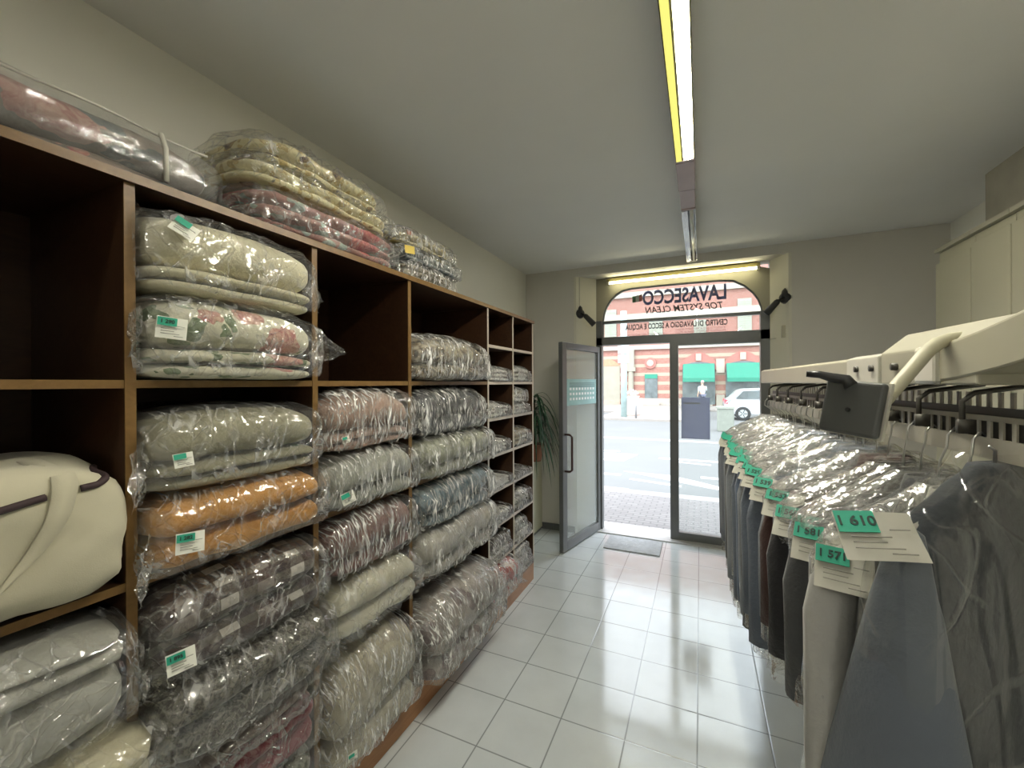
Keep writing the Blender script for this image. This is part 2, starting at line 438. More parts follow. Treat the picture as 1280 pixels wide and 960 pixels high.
def film_mesh(w, d, h, seed, amp=.012, fy=16, fz=3.5, res=1.0, sag=.18, tilt=0.0, a=3.0):
    mb = MB(); nx, ny, nz = max(6, int(12 * res)), max(12, int(64 * res)), max(6, int(22 * res))
    gv, gf = rbox_grid(nx, ny, nz); vs = []
    for p in gv:
        x, y, z = squircle(p, 4.2, 8)
        X = x * (d / 2 + .014); Y = y * (w / 2 + .016); Z = z * (h / 2 + .010) + h / 2
        up = max(0, Z / h)
        Z -= sag * h * up * (abs(y) ** 3) * .55
        Z -= sag * .25 * h * up * max(0, x) ** 3
        Z += tilt * y * up
        wr = ridge(Y * fy + 2.2 * nz3(Y * 4, Z * 5, seed), Z * fz + seed, X * fz) + .6 * ridge(Y * fy * 1.9 + Z * 6, Z * fz * 1.4 - seed, X * 3)
        wr += .4 * nz3(Y * 8, Z * 8 + seed, X * 8)
        k = amp * wr
        n = Vector((x, y * .6, z)); n = n.normalized() if n.length > 1e-6 else n
        # bottom hem of the bag pokes out in front
        hem = .030 * max(0, x) * max(0, -z) ** 2 * (.6 + .8 * nz3(Y * 9, seed, 2))
        vs.append((X + n.x * k + hem, Y + n.y * k, max(.0005, Z + n.z * k)))
    keep = []
    for f in gf:
        cx = sum(gv[i][0] for i in f) / 4; cz = sum(gv[i][2] for i in f) / 4
        if cx < -.93 or cz < -.95: continue
        keep.append(f)
    mb.add(vs, keep, 0)
    return mb

def tail_fin(mb, root, tip, h0, h1, seed, mi=0):
    """loose corner of a bag: a crumpled sheet from a tall root to a narrower tip"""
    root = Vector(root); tip = Vector(tip); nu, nv = 12, 9; vs = []; fs = []
    for i in range(nu + 1):
        t = i / nu; c = root.lerp(tip, t); hh = h0 + (h1 - h0) * t ** .8
        for j in range(nv + 1):
            s = j / nv - .5
            fold = .022 * (1 - abs(2 * s)) * math.sin(9 * s + 4 * t + seed) + .012 * nz3(t * 5 + seed, s * 9, 0)
            vs.append(c + Vector((fold + .01 * t, .006 * nz3(s * 7, t * 7, seed), s * hh + .008 * nz3(t * 4, s * 6, seed + 3))))
    for i in range(nu):
        for j in range(nv):
            q = i * (nv + 1) + j; fs.append((q, q + nv + 1, q + nv + 2, q + 1))
    mb.add(vs, fs, mi)

XF = -1.262
def pack(name, label, fab, y0, y1, z0, z1, xf=-1.225, depth=.42, layers=(1.6, 1), group='bagged blankets on the shelves', film='film', lump=.012,
         res=1.0, sag=.18, amp=.014, fy=16, lab=None, tails=(), seed=None, tilt=0.0, cat='blanket', body='blanket', rz=0, a=3.0):
    seed = seed if seed is not None else rnd.random() * 100
    w, h = y1 - y0, z1 - z0
    if group.startswith('bagged blankets'): xf += .018
    t = thing(name, label, cat, (xf - depth / 2, (y0 + y1) / 2, z0), rz, group)
    blanket_mesh(w, depth, h, layers, seed, lump, res, sag, a, tilt).build(body, fab, t, True)
    if film:
        fm = film_mesh(w, depth, h, seed, amp, fy, 3.5, res, sag, tilt)
        for (side, zc, ln, h0, h1, dz, dx) in tails:
            r = (depth / 2 - .05, side * (w / 2 - .0), zc * h); tp = (depth / 2 - .05 + dx, side * (w / 2 + ln), zc * h + dz)
            tail_fin(fm, r, tp, h0, h1, seed)
        fm.build('plastic_bag', M[film], t, True, fixn=False)
    if lab:
        for L in (lab if isinstance(lab, list) else [lab]):
            yy, zz, num, roll, sz, nrm = L
            paper_label(t, (depth / 2 + .024, -w / 2 + yy, zz), nrm, .058 * sz, .050 * sz, num, roll)
    return t

# ================================================================== ROOM SHELL
XL, XR, YF, YB, ZC = -1.80, 1.785, 4.37, -3.0, 2.855
def floor_plane():
    mb = MB(); mb.bx(XL - .15, XR + .15, YB - .15, YF + .33, -.08, 0); return mb
struct(floor_plane(), 'floor', M['tile'])
struct(MB().bx(XL - .15, XR + .15, YB - .15, YF + .4, ZC, ZC + .12), 'ceiling', M['ceiling'])
struct(MB().bx(XL - .15, XL, YB - .15, YF + .3, 0, ZC), 'wall_left', M['wall'])
struct(MB().bx(XR, XR + .15, YB - .15, YF + .3, 0, ZC), 'wall_right', M['wall'])
struct(MB().bx(XL, XR, YB - .15, YB, 0, ZC), 'wall_rear', M['wall'])
AX0, AX1, AZ = -1.235, .735, 2.765
JX0, JX1, JY = -1.05, .605, 4.60
w = MB()
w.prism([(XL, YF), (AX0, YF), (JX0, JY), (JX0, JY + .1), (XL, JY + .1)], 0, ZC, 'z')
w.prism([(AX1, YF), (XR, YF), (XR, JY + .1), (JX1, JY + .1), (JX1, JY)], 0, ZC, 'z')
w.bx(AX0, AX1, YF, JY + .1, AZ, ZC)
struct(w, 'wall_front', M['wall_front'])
tr = MB()
tr.prism([(AX0 - .004, YF - .006), (AX0 + .02, YF - .006), (JX0 + .004, JY - .03), (JX0 - .02, JY - .03)], 0, AZ, 'z')
struct(tr, 'trim_1', M['reveal'])
tr = MB(); tr.prism([(AX1 + .004, YF - .006), (AX1 - .02, YF - .006), (JX1 - .004, JY - .03), (JX1 + .02, JY - .03)], 0, AZ, 'z')
struct(tr, 'trim_2', M['reveal'])
# dull boxed-in soffit above the cabinets, up to the ceiling
struct(MB().bx(1.56, XR, -1.0, 3.44, 2.47, ZC), 'trim_3', plain('soffit_paint', (.36, .34, .28), .8))
struct(MB().bx(-1.80, -1.236, YF - .012, YF, 0, .07), 'baseboard_front', M['alu'])

# lunette wall above the door with its arched opening
arch = [(-.985, 2.118), (-.985, 2.294), (-.972, 2.385), (-.945, 2.46), (-.90, 2.53), (-.84, 2.585), (-.77, 2.625), (-.68, 2.64), (-.4, 2.643), (-.1, 2.641), (.18, 2.636), (.30, 2.622), (.40, 2.562),
        (.47, 2.49), (.515, 2.42), (.543, 2.337), (.55, 2.28), (.55, 2.118)]
def outer(p):
    x, z = p
    if z <= 2.36: return (JX0 if x < -.2 else JX1, z)
    if x < -.8: return (JX0, AZ) if x < -.88 else (x, AZ)
    if x > .36: return (JX1, AZ) if x > .48 else (x, AZ)
    return (x, AZ)
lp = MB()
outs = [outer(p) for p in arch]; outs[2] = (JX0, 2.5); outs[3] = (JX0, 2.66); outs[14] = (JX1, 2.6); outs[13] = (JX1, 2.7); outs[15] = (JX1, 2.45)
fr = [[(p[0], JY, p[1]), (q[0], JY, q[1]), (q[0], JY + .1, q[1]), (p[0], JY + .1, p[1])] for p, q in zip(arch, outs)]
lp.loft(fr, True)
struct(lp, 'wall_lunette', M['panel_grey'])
# arched window
fw = MB(); fw.tube([(p[0], JY + .02, p[1]) for p in arch], .014, 8)
fw.bx(-.985, .55, JY, JY + .045, 2.270, 2.300)
win = struct(fw, 'window_1', M['alu'])
g = MB(); pts = arch; g.loft([[(p[0], JY + .03, p[1]) for p in pts], [(p[0], JY + .034, p[1]) for p in pts]], True)
g.build('glass_pane', M['glass'], win)
# lettering on the lunette, to be read from the street
def sign(parent, s, size, x, z, mat, name='lettering', width=None, **kw):
    vs, fs = text_mesh(s, size, **kw)
    xs = [v[0] for v in vs]; k = 1.0
    if width: k = width / (max(xs) - min(xs))
    cx = (max(xs) + min(xs)) / 2
    mb = MB(); mb.add([(x - (v[0] - cx) * k, JY + .038 + v[2], z + v[1]) for v in vs], fs, 0)
    return mb.build(name, mat, parent)
sign(win, 'LAVASECCO', .205, -.16, 2.515, M['txt_blue'], width=.80, bold=.006)
sign(win, 'TOP SYSTEM CLEAN', .094, -.165, 2.388, M['txt_dark'], width=.74, shear=.25, bold=.0015)
sign(win, 'CENTRO DI LAVAGGIO A SECCO E ACQUA', .080, -.245, 2.218, M['txt_dark'], width=.99, bold=.0022, ext=.001)
sign(win, 'A SECCO E AD ACQUA TRATTAMENTI SPECIALI', .03, .0, 2.168, M['txt_red'], width=.46)
sign(win, 'PIUMONI TAPPETI TENDE PELLI', .03, .0, 2.138, M['txt_red'], width=.46)
sign(win, 'LAVAGGIO AD ACQUA', .03, -.52, 2.134, M['txt_red'], width=.40)
fl = MB()
for k, mi in ((0, 0), (1, 1), (2, 2)):
    x1 = -.665 + k * .034
    fl.prism([(x1, 2.485 + .004 * k), (x1 + .034, 2.487 + .004 * k), (x1 + .034, 2.555 + .006 * k), (x1, 2.553 + .004 * k)], JY + .037, JY + .039, 'y', mi)
fl.build('flag_emblem', [M['flag_g'], M['flag_w'], M['flag_r']], win)
# transom, jambs, mullion and the fixed pane
f2 = MB()
f2.bx(JX0, JX1, JY - .03, JY + .06, 2.032, 2.118)
f2.bx(JX0, -.985, JY - .03, JY + .06, 0, 2.3); f2.bx(.525, JX1, JY - .03, JY + .06, 0, 2.3)
f2.bx(-.285, -.205, JY - .035, JY + .055, 0, 2.032)
f2.bx(-.205, .525, JY - .03, JY + .05, 0, .088); f2.bx(-.205, .525, JY - .03, JY + .05, 2.0, 2.04)
fp = struct(f2, 'window_2', M['alu'])
MB().bx(-.205, .525, JY + .008, JY + .014, .088, 2.0).build('glass_pane', M['glass'], fp)
po = MB().bx(-.178, .088, JY + .016, JY + .020, 1.045, 1.468).build('poster', M['poster'])
tag(po, 'plain dark grey back of a poster stuck on the fixed glass pane', 'poster')
MB().bx(-.16, .0, JY + .0145, JY + .0158, 1.40, 1.415).build('tape_strip', M['alu_light'], po)
# the open glass door leaf
D0 = Vector((-1.025, 4.57, 0)); D1 = Vector((-1.205, 3.775, 0)); dl = (D1 - D0).length
leaf = bpy.data.objects.new('door_1', None); col.objects.link(leaf); leaf.location = D0
leaf.rotation_euler = (0, 0, math.atan2(D1.y - D0.y, D1.x - D0.x)); tag(leaf, 'open glass door leaf in a grey aluminium frame', None, None, 'structure')
lf = MB()
for a, b in ((0, .05), (dl - .085, dl)): lf.bx(a, b, -.022, .022, .012, 2.012)
lf.bx(.05, dl - .085, -.022, .022, .012, .10); lf.bx(.05, dl - .085, -.022, .022, 1.95, 2.012)
bevel(lf.build('leaf_frame', M['alu'], leaf), .004)
MB().bx(.05, dl - .085, -.004, .004, .10, 1.95).build('glass_pane', M['glass_leaf'], leaf)
hb = MB()
hb.tube([(dl - .04, .02, 1.13), (dl - .04, .075, 1.13), (dl - .045, .095, 1.11), (dl - .045, .095, .80), (dl - .04, .075, .78), (dl - .04, .02, .78)], .011, 10)
hb.build('door_handle', plain('handle_brown', (.05, .022, .018), .35), leaf, True)
st = MB()
st.bx(.07, dl - .10, .0045, .006, 1.40, 1.66, 0)
for r_ in range(3):
    for k in range(9):
        st.bx(.12 + k * .062, .12 + k * .062 + .035, .006, .0066, 1.54 - .05 * r_ + .01, 1.54 - .05 * r_ + .034, 1)
for r_ in range(3): st.bx(.1, dl - .16, .006, .0066, 1.615 - r_ * .017, 1.622 - r_ * .017, 2)
so = st.build('window_sticker', [M['sticker'], M['sticker_w'], M['sticker_d']], leaf)
so['label'] = 'pale teal opening notice on the glass'
# threshold and mat
struct(MB().bx(JX0, JX1, 4.48, 4.84, -.03, .012), 'trim_4', plain('marble_step', (0.418, 0.418, 0.406), .35))
dm = thing('door_mat', 'grey rectangular doormat on the white tiles inside the open door', 'doormat', (-.612, 4.26, 0))
bevel(MB().bx(-.262, .262, -.185, .185, 0.001, .012).build('mat_base', M['mat'], dm), .003)
em = MB()
for k in range(5): em.box((-.02 + .05 * math.cos(k * 1.26), .05 * math.sin(k * 1.26), .0125), (.05, .008, .001), 0, Matrix.Rotation(k * 1.26 + 1.0, 3, 'Z'))
em.build('emblem', M['alu_light'], dm)

# ================================================================== LIGHT FIXTURES
def batten(name, label, y0, y1, z, mats, tube_m, x=-.067, w_=.088):
    t = thing(name, label, 'light fixture', (x, (y0 + y1) / 2, z)); L = y1 - y0
    tr_ = MB(); a = w_ / 2
    prof = [(-a, 0), (-a, .075), (a, .075), (a, 0), (a - .003, 0), (a - .010, .045), (.002, .045), (-.006, 0)]
    tr_.prism(prof, -L / 2, L / 2, 'y')
    tr_.build('trough', mats[0], t)
    MB().bx(-a + .004, -.014, -L / 2 + .012, L / 2 - .012, -.004, -.0005).build('reflector_plate', mats[2], t)
    MB().tube([(.018, -L / 2 + .02, .008), (.018, L / 2 - .02, .008)], .0125, 12).build('tube', tube_m, t, True)
    for s in (-1, 1):
        c = MB(); c.bx(-a, a, s * L / 2 - .012, s * L / 2 + .012, -.002, .076); bevel(c.build('end_cap', mats[1], t), .004)
    b = MB(); b.bx(-.03, .03, -L / 2 + .1, L / 2 - .1, .074, ZC - z + .002); b.build('mounting_rail', M['white_metal'], t)
    return t
batten('ceiling_light', 'lit yellow fluorescent batten running along the ceiling', .82, 2.31, 2.755, (M['reflector'], M['mauve'], M['plate_glow']), M['tube_on'])
for x_, lb_ in ((-.95, 'added fill batten behind the viewer on the shelving side'), (.75, 'added fill batten behind the viewer on the conveyor side')):  # unseen battens added behind the viewer as fill light for the room
    batten('ceiling_light', lb_, -2.3, -.55, 2.755, (M['reflector'], M['mauve'], M['plate_glow']), M['tube_fill'], x=x_)
jt = thing('light_connector', 'mauve plastic casing joining the lit and unlit ceiling battens', 'light casing', (-.067, 2.64, 2.755))
bevel(MB().bx(-.046, .046, -.312, .03, 0, .1).build('casing', M['mauve'], jt), .004)
bevel(MB().bx(-.043, .043, .032, .312, .002, .1).build('cover', M['mauve'], jt), .004)
batten('ceiling_light', 'unlit chrome fluorescent batten at the door end of the ceiling', 2.97, 4.24, 2.755, (M['chrome'], M['mauve'], M['chrome']), M['tube_off'])
dt = thing('door_light', 'lit fluorescent tube on the wall above the arched window', 'light fixture', (-.20, 4.545, 2.70))
MB().bx(-.72, .72, -.008, .055, .004, .05).build('housing', M['door_housing'], dt)
MB().tube([(-.69, -.03, -.005), (.69, -.03, -.005)], .013, 12).build('tube', M['tube_door'], dt, True)
for s in (-1, 1): MB().bx(s * .70 - .012, s * .70 + .012, -.045, .01, -.022, .012).build('lamp_holder', M['white_metal'], dt)

def spot(name, label, loc, rz, pitch):
    t = thing(name, label, 'spotlight', loc, rz)
    b = MB(); b.tube([(0, .0, 0), (0, -.035, 0)], [.055, .042], 14); b.tube([(0, -.03, .0), (0, -.02, .06), (0, -.012, .085)], [.03, .022, .005], 10)
    b.build('mount', M['black'], t, True)
    a = MB(); a.tube([(0, -.03, 0), (.045, -.06, -.03)], .012, 8); a.build('arm', M['black'], t, True)
    h = MB(); d = Vector((math.cos(pitch) * .8, -.25, -math.sin(pitch))).normalized(); p0 = Vector((.035, -.055, -.02))
    h.tube([p0, p0 + d * .02, p0 + d * .06, p0 + d * .15], [.018, .026, .028, .032], 14); h.build('lamp_head', M['black'], t, True)
    return t
spot('spotlight', 'black spotlight on the reveal left of the arched window', (-1.185, 4.405, 2.37), .55, .75)
t_ = spot('spotlight', 'black spotlight on the reveal right of the arched window', (.70, 4.40, 2.372), -.55, .8); t_.scale = (-1, 1, 1)
sb = thing('switch_box', 'small cream junction box on the conduit of the right reveal', 'junction box', (.688, 4.43, 2.02))
bevel(MB().bx(-.02, .02, -.035, .012, 0, .11).build('box', M['cream_metal'], sb), .006)
cdt = MB(); cdt.tube([(0, 0, .11), (0, 0, .36)], .006, 8); cdt.tube([(0, 0, 0), (0, 0, -.6)], .006, 8); cdt.tube([(-.02, .05, .005), (-.09, .11, .003)], .004, 6)
cdt.build('conduit', M['paper_shaded'], sb, True)
cd = MB().tube([(-1.188, 4.40, 2.46), (-1.188, 4.40, 2.76)], .006, 8).build('cable_conduit', M['paper_shaded'])
tag(cd, 'thin conduit above the left black spotlight', 'conduit')

# ================================================================== SHELVING UNIT
su = thing('shelving_unit', 'long dark brown wooden pigeonhole shelving along the left wall', 'shelving', (0, 0, 0))
XB = -1.79; TH = .022
ys = [-.52, .538, 1.07, 1.606, 2.412, 2.81, 3.205]
zs_big = [1.633, 1.142, .655]; zs_small = [1.878, 1.633, 1.388, 1.142, .898, .655, .410]
ed = .004
M['edge_daylit'] = plain('daylit_shelf_edge', (.50, .45, .38), .35, 0, .05, 6)  # daylight glare on the door-side shelf edges, put into the colour
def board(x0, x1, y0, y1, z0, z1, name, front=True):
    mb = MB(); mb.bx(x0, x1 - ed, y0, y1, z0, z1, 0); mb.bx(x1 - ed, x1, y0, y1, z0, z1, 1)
    return mb.build(name, [M['wood'], M['edge_daylit'] if y0 > 2.2 else M['wood_edge']], su)
board(XB, XF + .012, ys[0], ys[-1] + .012, 2.112, 2.134, 'top_board')
board(XB, XF, ys[0], ys[-1], .135, .158, 'bottom_board')
kb = MB(); kb.bx(XB + .02, XF - .002, ys[0], ys[-1], 0, .135); kb.build('plinth', M['kick'], su)
MB().bx(XB, XB + .008, ys[0], ys[-1], .158, 2.112).build('back_panel', M['wood'], su)
ys = ys[:1] + [.0] + ys[1:]
for k, y in enumerate(ys):
    tw = TH if y < 2 else .016
    board(XB + .008, XF, y - tw / 2, y + tw / 2, .158, 2.112, 'divider')
for k in range(len(ys) - 1):
    a, b = ys[k], ys[k + 1]
    for z in (zs_small if a > 2.3 else zs_big):
        tw = TH if a < 2 else .016
        board(XB + .008, XF - .003, a + tw / 2, b - tw / 2, z - .020, z, 'shelf')

# ------------------------------------------------------------------ fabrics
F = {}
F['cream'] = fabric('cream_quilt', (.60, .56, .40))
F['white'] = fabric('ivory_quilt', (.66, .62, .45))
F['lightgrey'] = fabric('light_grey_quilt', (.42, .42, .38))
F['rose_quilt'] = floral('rose_quilt', (.60, .58, .46), (.42, .16, .16), (.13, .17, .10), (.62, .42, .34), 6.5)
F['sage'] = fabric('sage_blanket', (.30, .285, .20))
F['sage2'] = fabric('sage_lining', (.33, .36, .30))
F['orange'] = fabric('orange_quilt', (.52, .25, .055), .8, .12)
F['plaid'] = plaid('plaid_blanket')
F['herring'] = spots('dark_knit', (.14, .135, .115), (.055, .05, .045), 90, .5)
F['maroon'] = fabric('maroon_blanket', (.19, .028, .04))
F['mauvegrey'] = fabric('mauve_grey_blanket', (.24, .20, .185))
F['greygreen'] = spots('grey_green_blanket', (.25, .26, .22), (.12, .13, .11), 30, .48)
F['pinkbrown'] = fabric('pink_brown_quilt', (.38, .25, .20))
F['greyquilt'] = fabric('grey_quilt', (.34, .35, .31))
F['mauve'] = fabric('mauve_quilt', (.20, .105, .095))
F['creamthin'] = fabric('cream_blanket', (.50, .48, .38))
F['beige'] = spots('beige_print_quilt', (.50, .46, .36), (.38, .34, .27), 9, .42)
F['leopard'] = spots('leopard_blanket', (.38, .34, .25), (.07, .06, .05), 24, .5, mid=(.22, .17, .11))
F['navy'] = fabric('navy_quilt', (.035, .04, .05))
F['sagestripe'] = spots('sage_stripe_quilt', (.34, .35, .27), (.24, .25, .19), 7, .5, (1, 7, 1))
F['blue'] = spots('blue_quilt', (.14, .21, .26), (.07, .11, .14), 12, .5, (1, 3, 1))
F['silver'] = fabric('silver_quilt', (.42, .40, .36))
F['greyfloral'] = floral('grey_floral_quilt', (.36, .32, .30), (.17, .13, .14), (.22, .18, .17), (.26, .2, .2), 8)
F['redwhite'] = spots('red_white_cloth', (.6, .5, .46), (.42, .09, .08), 14, .52)
F['shirtwhite'] = fabric('white_shirt', (.74, .73, .70))
F['shirtgrey'] = spots('grey_print_shirt', (.62, .61, .58), (.12, .12, .12), 30, .44)
F['shirttan'] = fabric('tan_shirt', (.40, .34, .25))
F['shirtdark'] = fabric('dark_shirt', (.10, .09, .085))
F['redfloral'] = floral('red_floral_blanket', (.36, .19, .17), (.34, .045, .06), (.26, .31, .28), (.56, .19, .16), 6, .5)
F['paisley'] = floral('cream_paisley_blanket', (.72, .66, .40), (.42, .30, .12), (.40, .31, .13), (.10, .07, .08), 10, .33)
F['zipfloral'] = floral('dark_rose_comforter', (.20, .165, .14), (.30, .12, .11), (.075, .085, .085), (.40, .25, .21), 5.5, .55)
F['woven'] = spots('woven_rug', (.50, .46, .36), (.22, .19, .14), 40, .5, (1, 2.4, .5))
F['bluegrey'] = spots('blue_grey_rug', (.34, .38, .38), (.14, .17, .19), 22, .5)
F['yellow'] = spots('yellow_blanket', (.66, .60, .38), (.50, .40, .16), 8, .45)
F['canvas'] = fabric('canvas_bag', (.50, .47, .35), .9, .06, 3, 400, .2)
F['piping'] = plain('brown_piping', (.035, .018, .02), .7)

nF = (1, -.35, .12)
# ---- column by the viewer
cb = thing('quilt_bag', 'large cream fabric quilt bag with dark brown piping on the second shelf', 'storage bag', (-1.40, .255, 1.143))
gv, gf = rbox_grid(10, 26, 14); vs = []
for p in gv:
    x, y, z = squircle(p, 5.5, 9)
    X = x * .20; Y = y * .262; Z = z * .158 + .162
    k = .018 * nz3(X * 6, Y * 6, Z * 6) + .008 * nz3(X * 18, Y * 18, Z * 18)
    Z -= .03 * max(0, z) * abs(y) ** 3 + .02 * max(0, z) * max(0, x)
    vs.append((X + k * x, Y + k * .5 * y, max(0.002, Z + k * z)))
MB().add(vs, gf).build('bag_body', F['canvas'], cb, True)
from mathutils.bvhtree import BVHTree
bvh = BVHTree.FromPolygons([Vector(v) for v in vs], gf)
def on_bag(y, z, off=.002):
    hit = bvh.ray_cast(Vector((.6, y, z)), Vector((-1, 0, 0)))
    return (hit[0].x if hit[0] is not None else .19) + off
pp = MB()
for (a_, b_) in ((-.10, .118), (.172, .243)):
    seg = []
    for i in range(22):
        y = a_ + (b_ - a_) * i / 21; z = .250 + .010 * math.sin(y * 9) + (.0 if y < .20 else .5 * (y - .20)) - .08 * (.2 - y) * (y < .2)
        seg.append((on_bag(y, z), y, z))
    pp.tube(seg, .0075, 8)
pp.build('piping', F['piping'], cb, True)
hd = MB(); ring = []
for i in range(25):
    tt = i / 24; y = .150 - .135 * tt ** 1.8; z = .308 - .27 * tt ** .85; wd = Vector((0, .020, .024 * tt))
    q = []
    for s_ in (-1, 1):
        yy, zz = y + s_ * wd.y, z + s_ * wd.z; zz = max(.012, zz); q.append((on_bag(yy, zz, .001), yy, zz))
    ring.append([q[0], q[1], (q[1][0] + .007, q[1][1], q[1][2]), (q[0][0] + .007, q[0][1], q[0][2])])
hd.loft(ring); hd.build('handle_strap', F['canvas'], cb, True)
pack('bagged_quilt', 'light grey quilt in clear plastic below the cream quilt bag', F['lightgrey'], .03, .522, .842, 1.085, -1.205, .44, (2.4, .7, .5), seed=3, tails=((1, .3, .07, .10, .05, -.05, .02),))
pack('bagged_quilt', 'flat cream quilt in clear plastic at the bottom left under the light grey quilt', F['cream'], .05, .565, .657, .838, -1.17, .46, (1.5, 1), seed=4, sag=.3)
# ---- second column
pack('bagged_quilt', 'plain ivory quilt in clear plastic on top of the rose-print quilt', F['white'], .558, 1.055, 1.862, 2.085, -1.235, .44, (.55, .5, 2.1), seed=11, lump=.007, amp=.009, fy=9,
     lab=(.062, .155, None, -.55, .95, (1, -.2, .35)), tails=((1, .45, .045, .17, .10, -.03, -.02), (-1, .75, .03, .09, .05, -.02, -.06)))
pack('bagged_quilt', 'rose-print quilt in clear plastic with a white ticket, under the ivory quilt', F['rose_quilt'], .556, 1.058, 1.635, 1.858, -1.225, .44, (.5, .45, 1.5), seed=12, lump=.008, amp=.01, fy=10,
     lab=(.030, .125, '1 290', -.08, 1.05, (1, -.30, .0)), tails=((1, .55, .085, .16, .02, -.02, .05), (-1, .5, .035, .15, .10, -.01, .02)))
pack('bagged_blanket', 'sage green folded blanket in clear plastic above the orange quilt', F['sage'], .565, 1.06, 1.342, 1.553, -1.225, .44, (.45, .4, 1.5), seed=13, lump=.008, amp=.01, fy=9,
     lab=(.045, .09, None, .1, .7, (1, -.3, .2)), tails=((-1, .35, .055, .16, .13, -.03, .05),))
pack('bagged_quilt', 'orange folded quilt in clear plastic with a white ticket', F['orange'], .56, 1.06, 1.145, 1.338, -1.195, .44, (1, 1.15), seed=14, lump=.014, amp=.011, fy=9,
     lab=(.048, .085, '1 282', -.05, 1.0, (1, -.35, .1)), tails=((-1, .3, .05, .12, .09, -.05, .05),))
pack('bagged_blanket', 'brown and white plaid blanket in clear plastic with a white ticket', F['plaid'], .562, 1.06, .868, 1.105, -1.205, .44, (1, 1.4), seed=15, lump=.012, amp=.012, fy=12, sag=.25,
     lab=(.030, .075, '1 895', .06, 1.0, (1, -.35, .15)), tails=((-1, .3, .03, .10, .06, -.04, .03),))
pack('bagged_blanket', 'dark grey-brown knitted blanket in clear plastic under the plaid blanket', F['herring'], .56, 1.075, .657, .866, -1.17, .46, (1, 1.3), seed=16, lump=.012, amp=.013, fy=12, sag=.2, tails=((1, .2, .02, .08, .05, -.02, .03),))
pack('bagged_blanket', 'maroon and mauve folded blanket in clear plastic on the bottom shelf', F['maroon'], .62, 1.05, .40, .565, -1.225, .44, (1, 1), seed=17, sag=.1)
pack('bagged_blanket', 'mauve grey thin blanket in plastic lying on the maroon blanket', F['mauvegrey'], .60, 1.03, .567, .628, -1.21, .44, (1,), seed=18, sag=.1, res=.8)
pack('bagged_blanket', 'mottled grey green blanket in clear plastic under the maroon blanket', F['greygreen'], .57, 1.05, .160, .395, -1.225, .44, (1, 1), seed=19)
# ---- third column
pack('bagged_quilt', 'pinkish brown quilt in clear plastic on the second shelf', F['pinkbrown'], 1.092, 1.592, 1.365, 1.598, -1.232, .44, (.4, .4, 1.7), seed=21, film='film_fine', fy=20, sag=.3,
     lab=(.05, .05, None, .2, .5, (1, -.4, .1)), tails=((1, .6, .075, .16, .12, -.06, .03),))
pack('bagged_quilt', 'pale grey quilt in crinkled plastic beneath the pinkish brown quilt', F['greyquilt'], 1.094, 1.59, 1.145, 1.358, -1.215, .44, (.6, 1.5), seed=22, film='film_fine', fy=20, sag=.28,
     lab=(.04, .06, None, .3, .85, (1, -.4, .1)), tails=((1, .5, .10, .14, .09, -.02, .03), (-1, .35, .03, .14, .08, -.03, .04)))
pack('bagged_quilt', 'dark mauve quilt in crinkled clear plastic on the third shelf', F['mauve'], 1.095, 1.588, .895, 1.112, -1.222, .44, (.5, 1.6), seed=23, film='film_fine', fy=22, sag=.2, tails=((-1, .2, .03, .12, .06, -.05, .03), (1, .15, .04, .06, .04, .0, .03)))
pack('bagged_blanket', 'flat cream blanket in clear plastic beneath the dark mauve quilt', F['creamthin'], 1.093, 1.598, .657, .890, -1.20, .44, (1, 1.3), seed=24, film='film', fy=10, sag=.45, tails=((1, .35, .03, .06, .03, -.01, .03),))
pack('bagged_quilt', 'bulky beige quilt in clear plastic on the bottom shelf beside the divider', F['beige'], 1.094, 1.592, .159, .590, -1.205, .46, (1, 2.6), seed=25, film='film_fine', fy=18, sag=.28,
     lab=(.045, .10, None, .05, .6, (1, -.4, 0)), tails=((1, .55, .095, .15, .05, -.06, .03),))
# ---- fourth, wide column
pack('bagged_blanket', 'leopard-spotted blanket in crinkled plastic on the upper shelf', F['leopard'], 1.635, 2.34, 1.635, 1.872, -1.225, .44, (1, 1.5), seed=31, film='film_fine', fy=19, sag=.35, tails=((1, .35, .09, .15, .05, -.03, .02),))
pack('bagged_quilt', 'navy blue quilt in crinkled clear plastic on the second shelf', F['navy'], 1.632, 2.30, 1.355, 1.590, -1.235, .44, (1, 1.7), seed=32, film='film_fine', fy=18, sag=.25, tails=((1, .45, .09, .15, .08, -.03, .02),))
pack('bagged_quilt', 'sage striped quilt in crinkled plastic beneath the navy quilt', F['sagestripe'], 1.64, 2.38, 1.145, 1.348, -1.21, .44, (.6, 1.6), seed=33, film='film_fine', fy=18, sag=.15, tails=((1, .35, .05, .10, .06, -.02, .02),))
pack('bagged_quilt', 'blue striped quilt in crinkled plastic on the third shelf', F['blue'], 1.65, 2.37, .905, 1.118, -1.215, .44, (.5, 1.7), seed=34, film='film_fine', fy=20, sag=.2, tails=((-1, .35, .02, .14, .09, -.03, .04),))
pack('bagged_quilt', 'silvery grey quilt in crinkled plastic beneath the blue striped quilt', F['silver'], 1.64, 2.385, .657, .898, -1.20, .44, (.5, 1.7), seed=35, film='film_fine', fy=19, sag=.2, tails=((1, .45, .05, .12, .07, -.05, .03),))
pack('bagged_quilt', 'big mauve grey flowered quilt in plastic spilling over the bottom shelf edge', F['greyfloral'], 1.64, 2.36, .159, .555, -1.14, .50, (1, 2), seed=36, film='film_fine', fy=17, sag=.4, amp=.016, tails=((1, .55, .07, .12, .04, -.02, .03),))

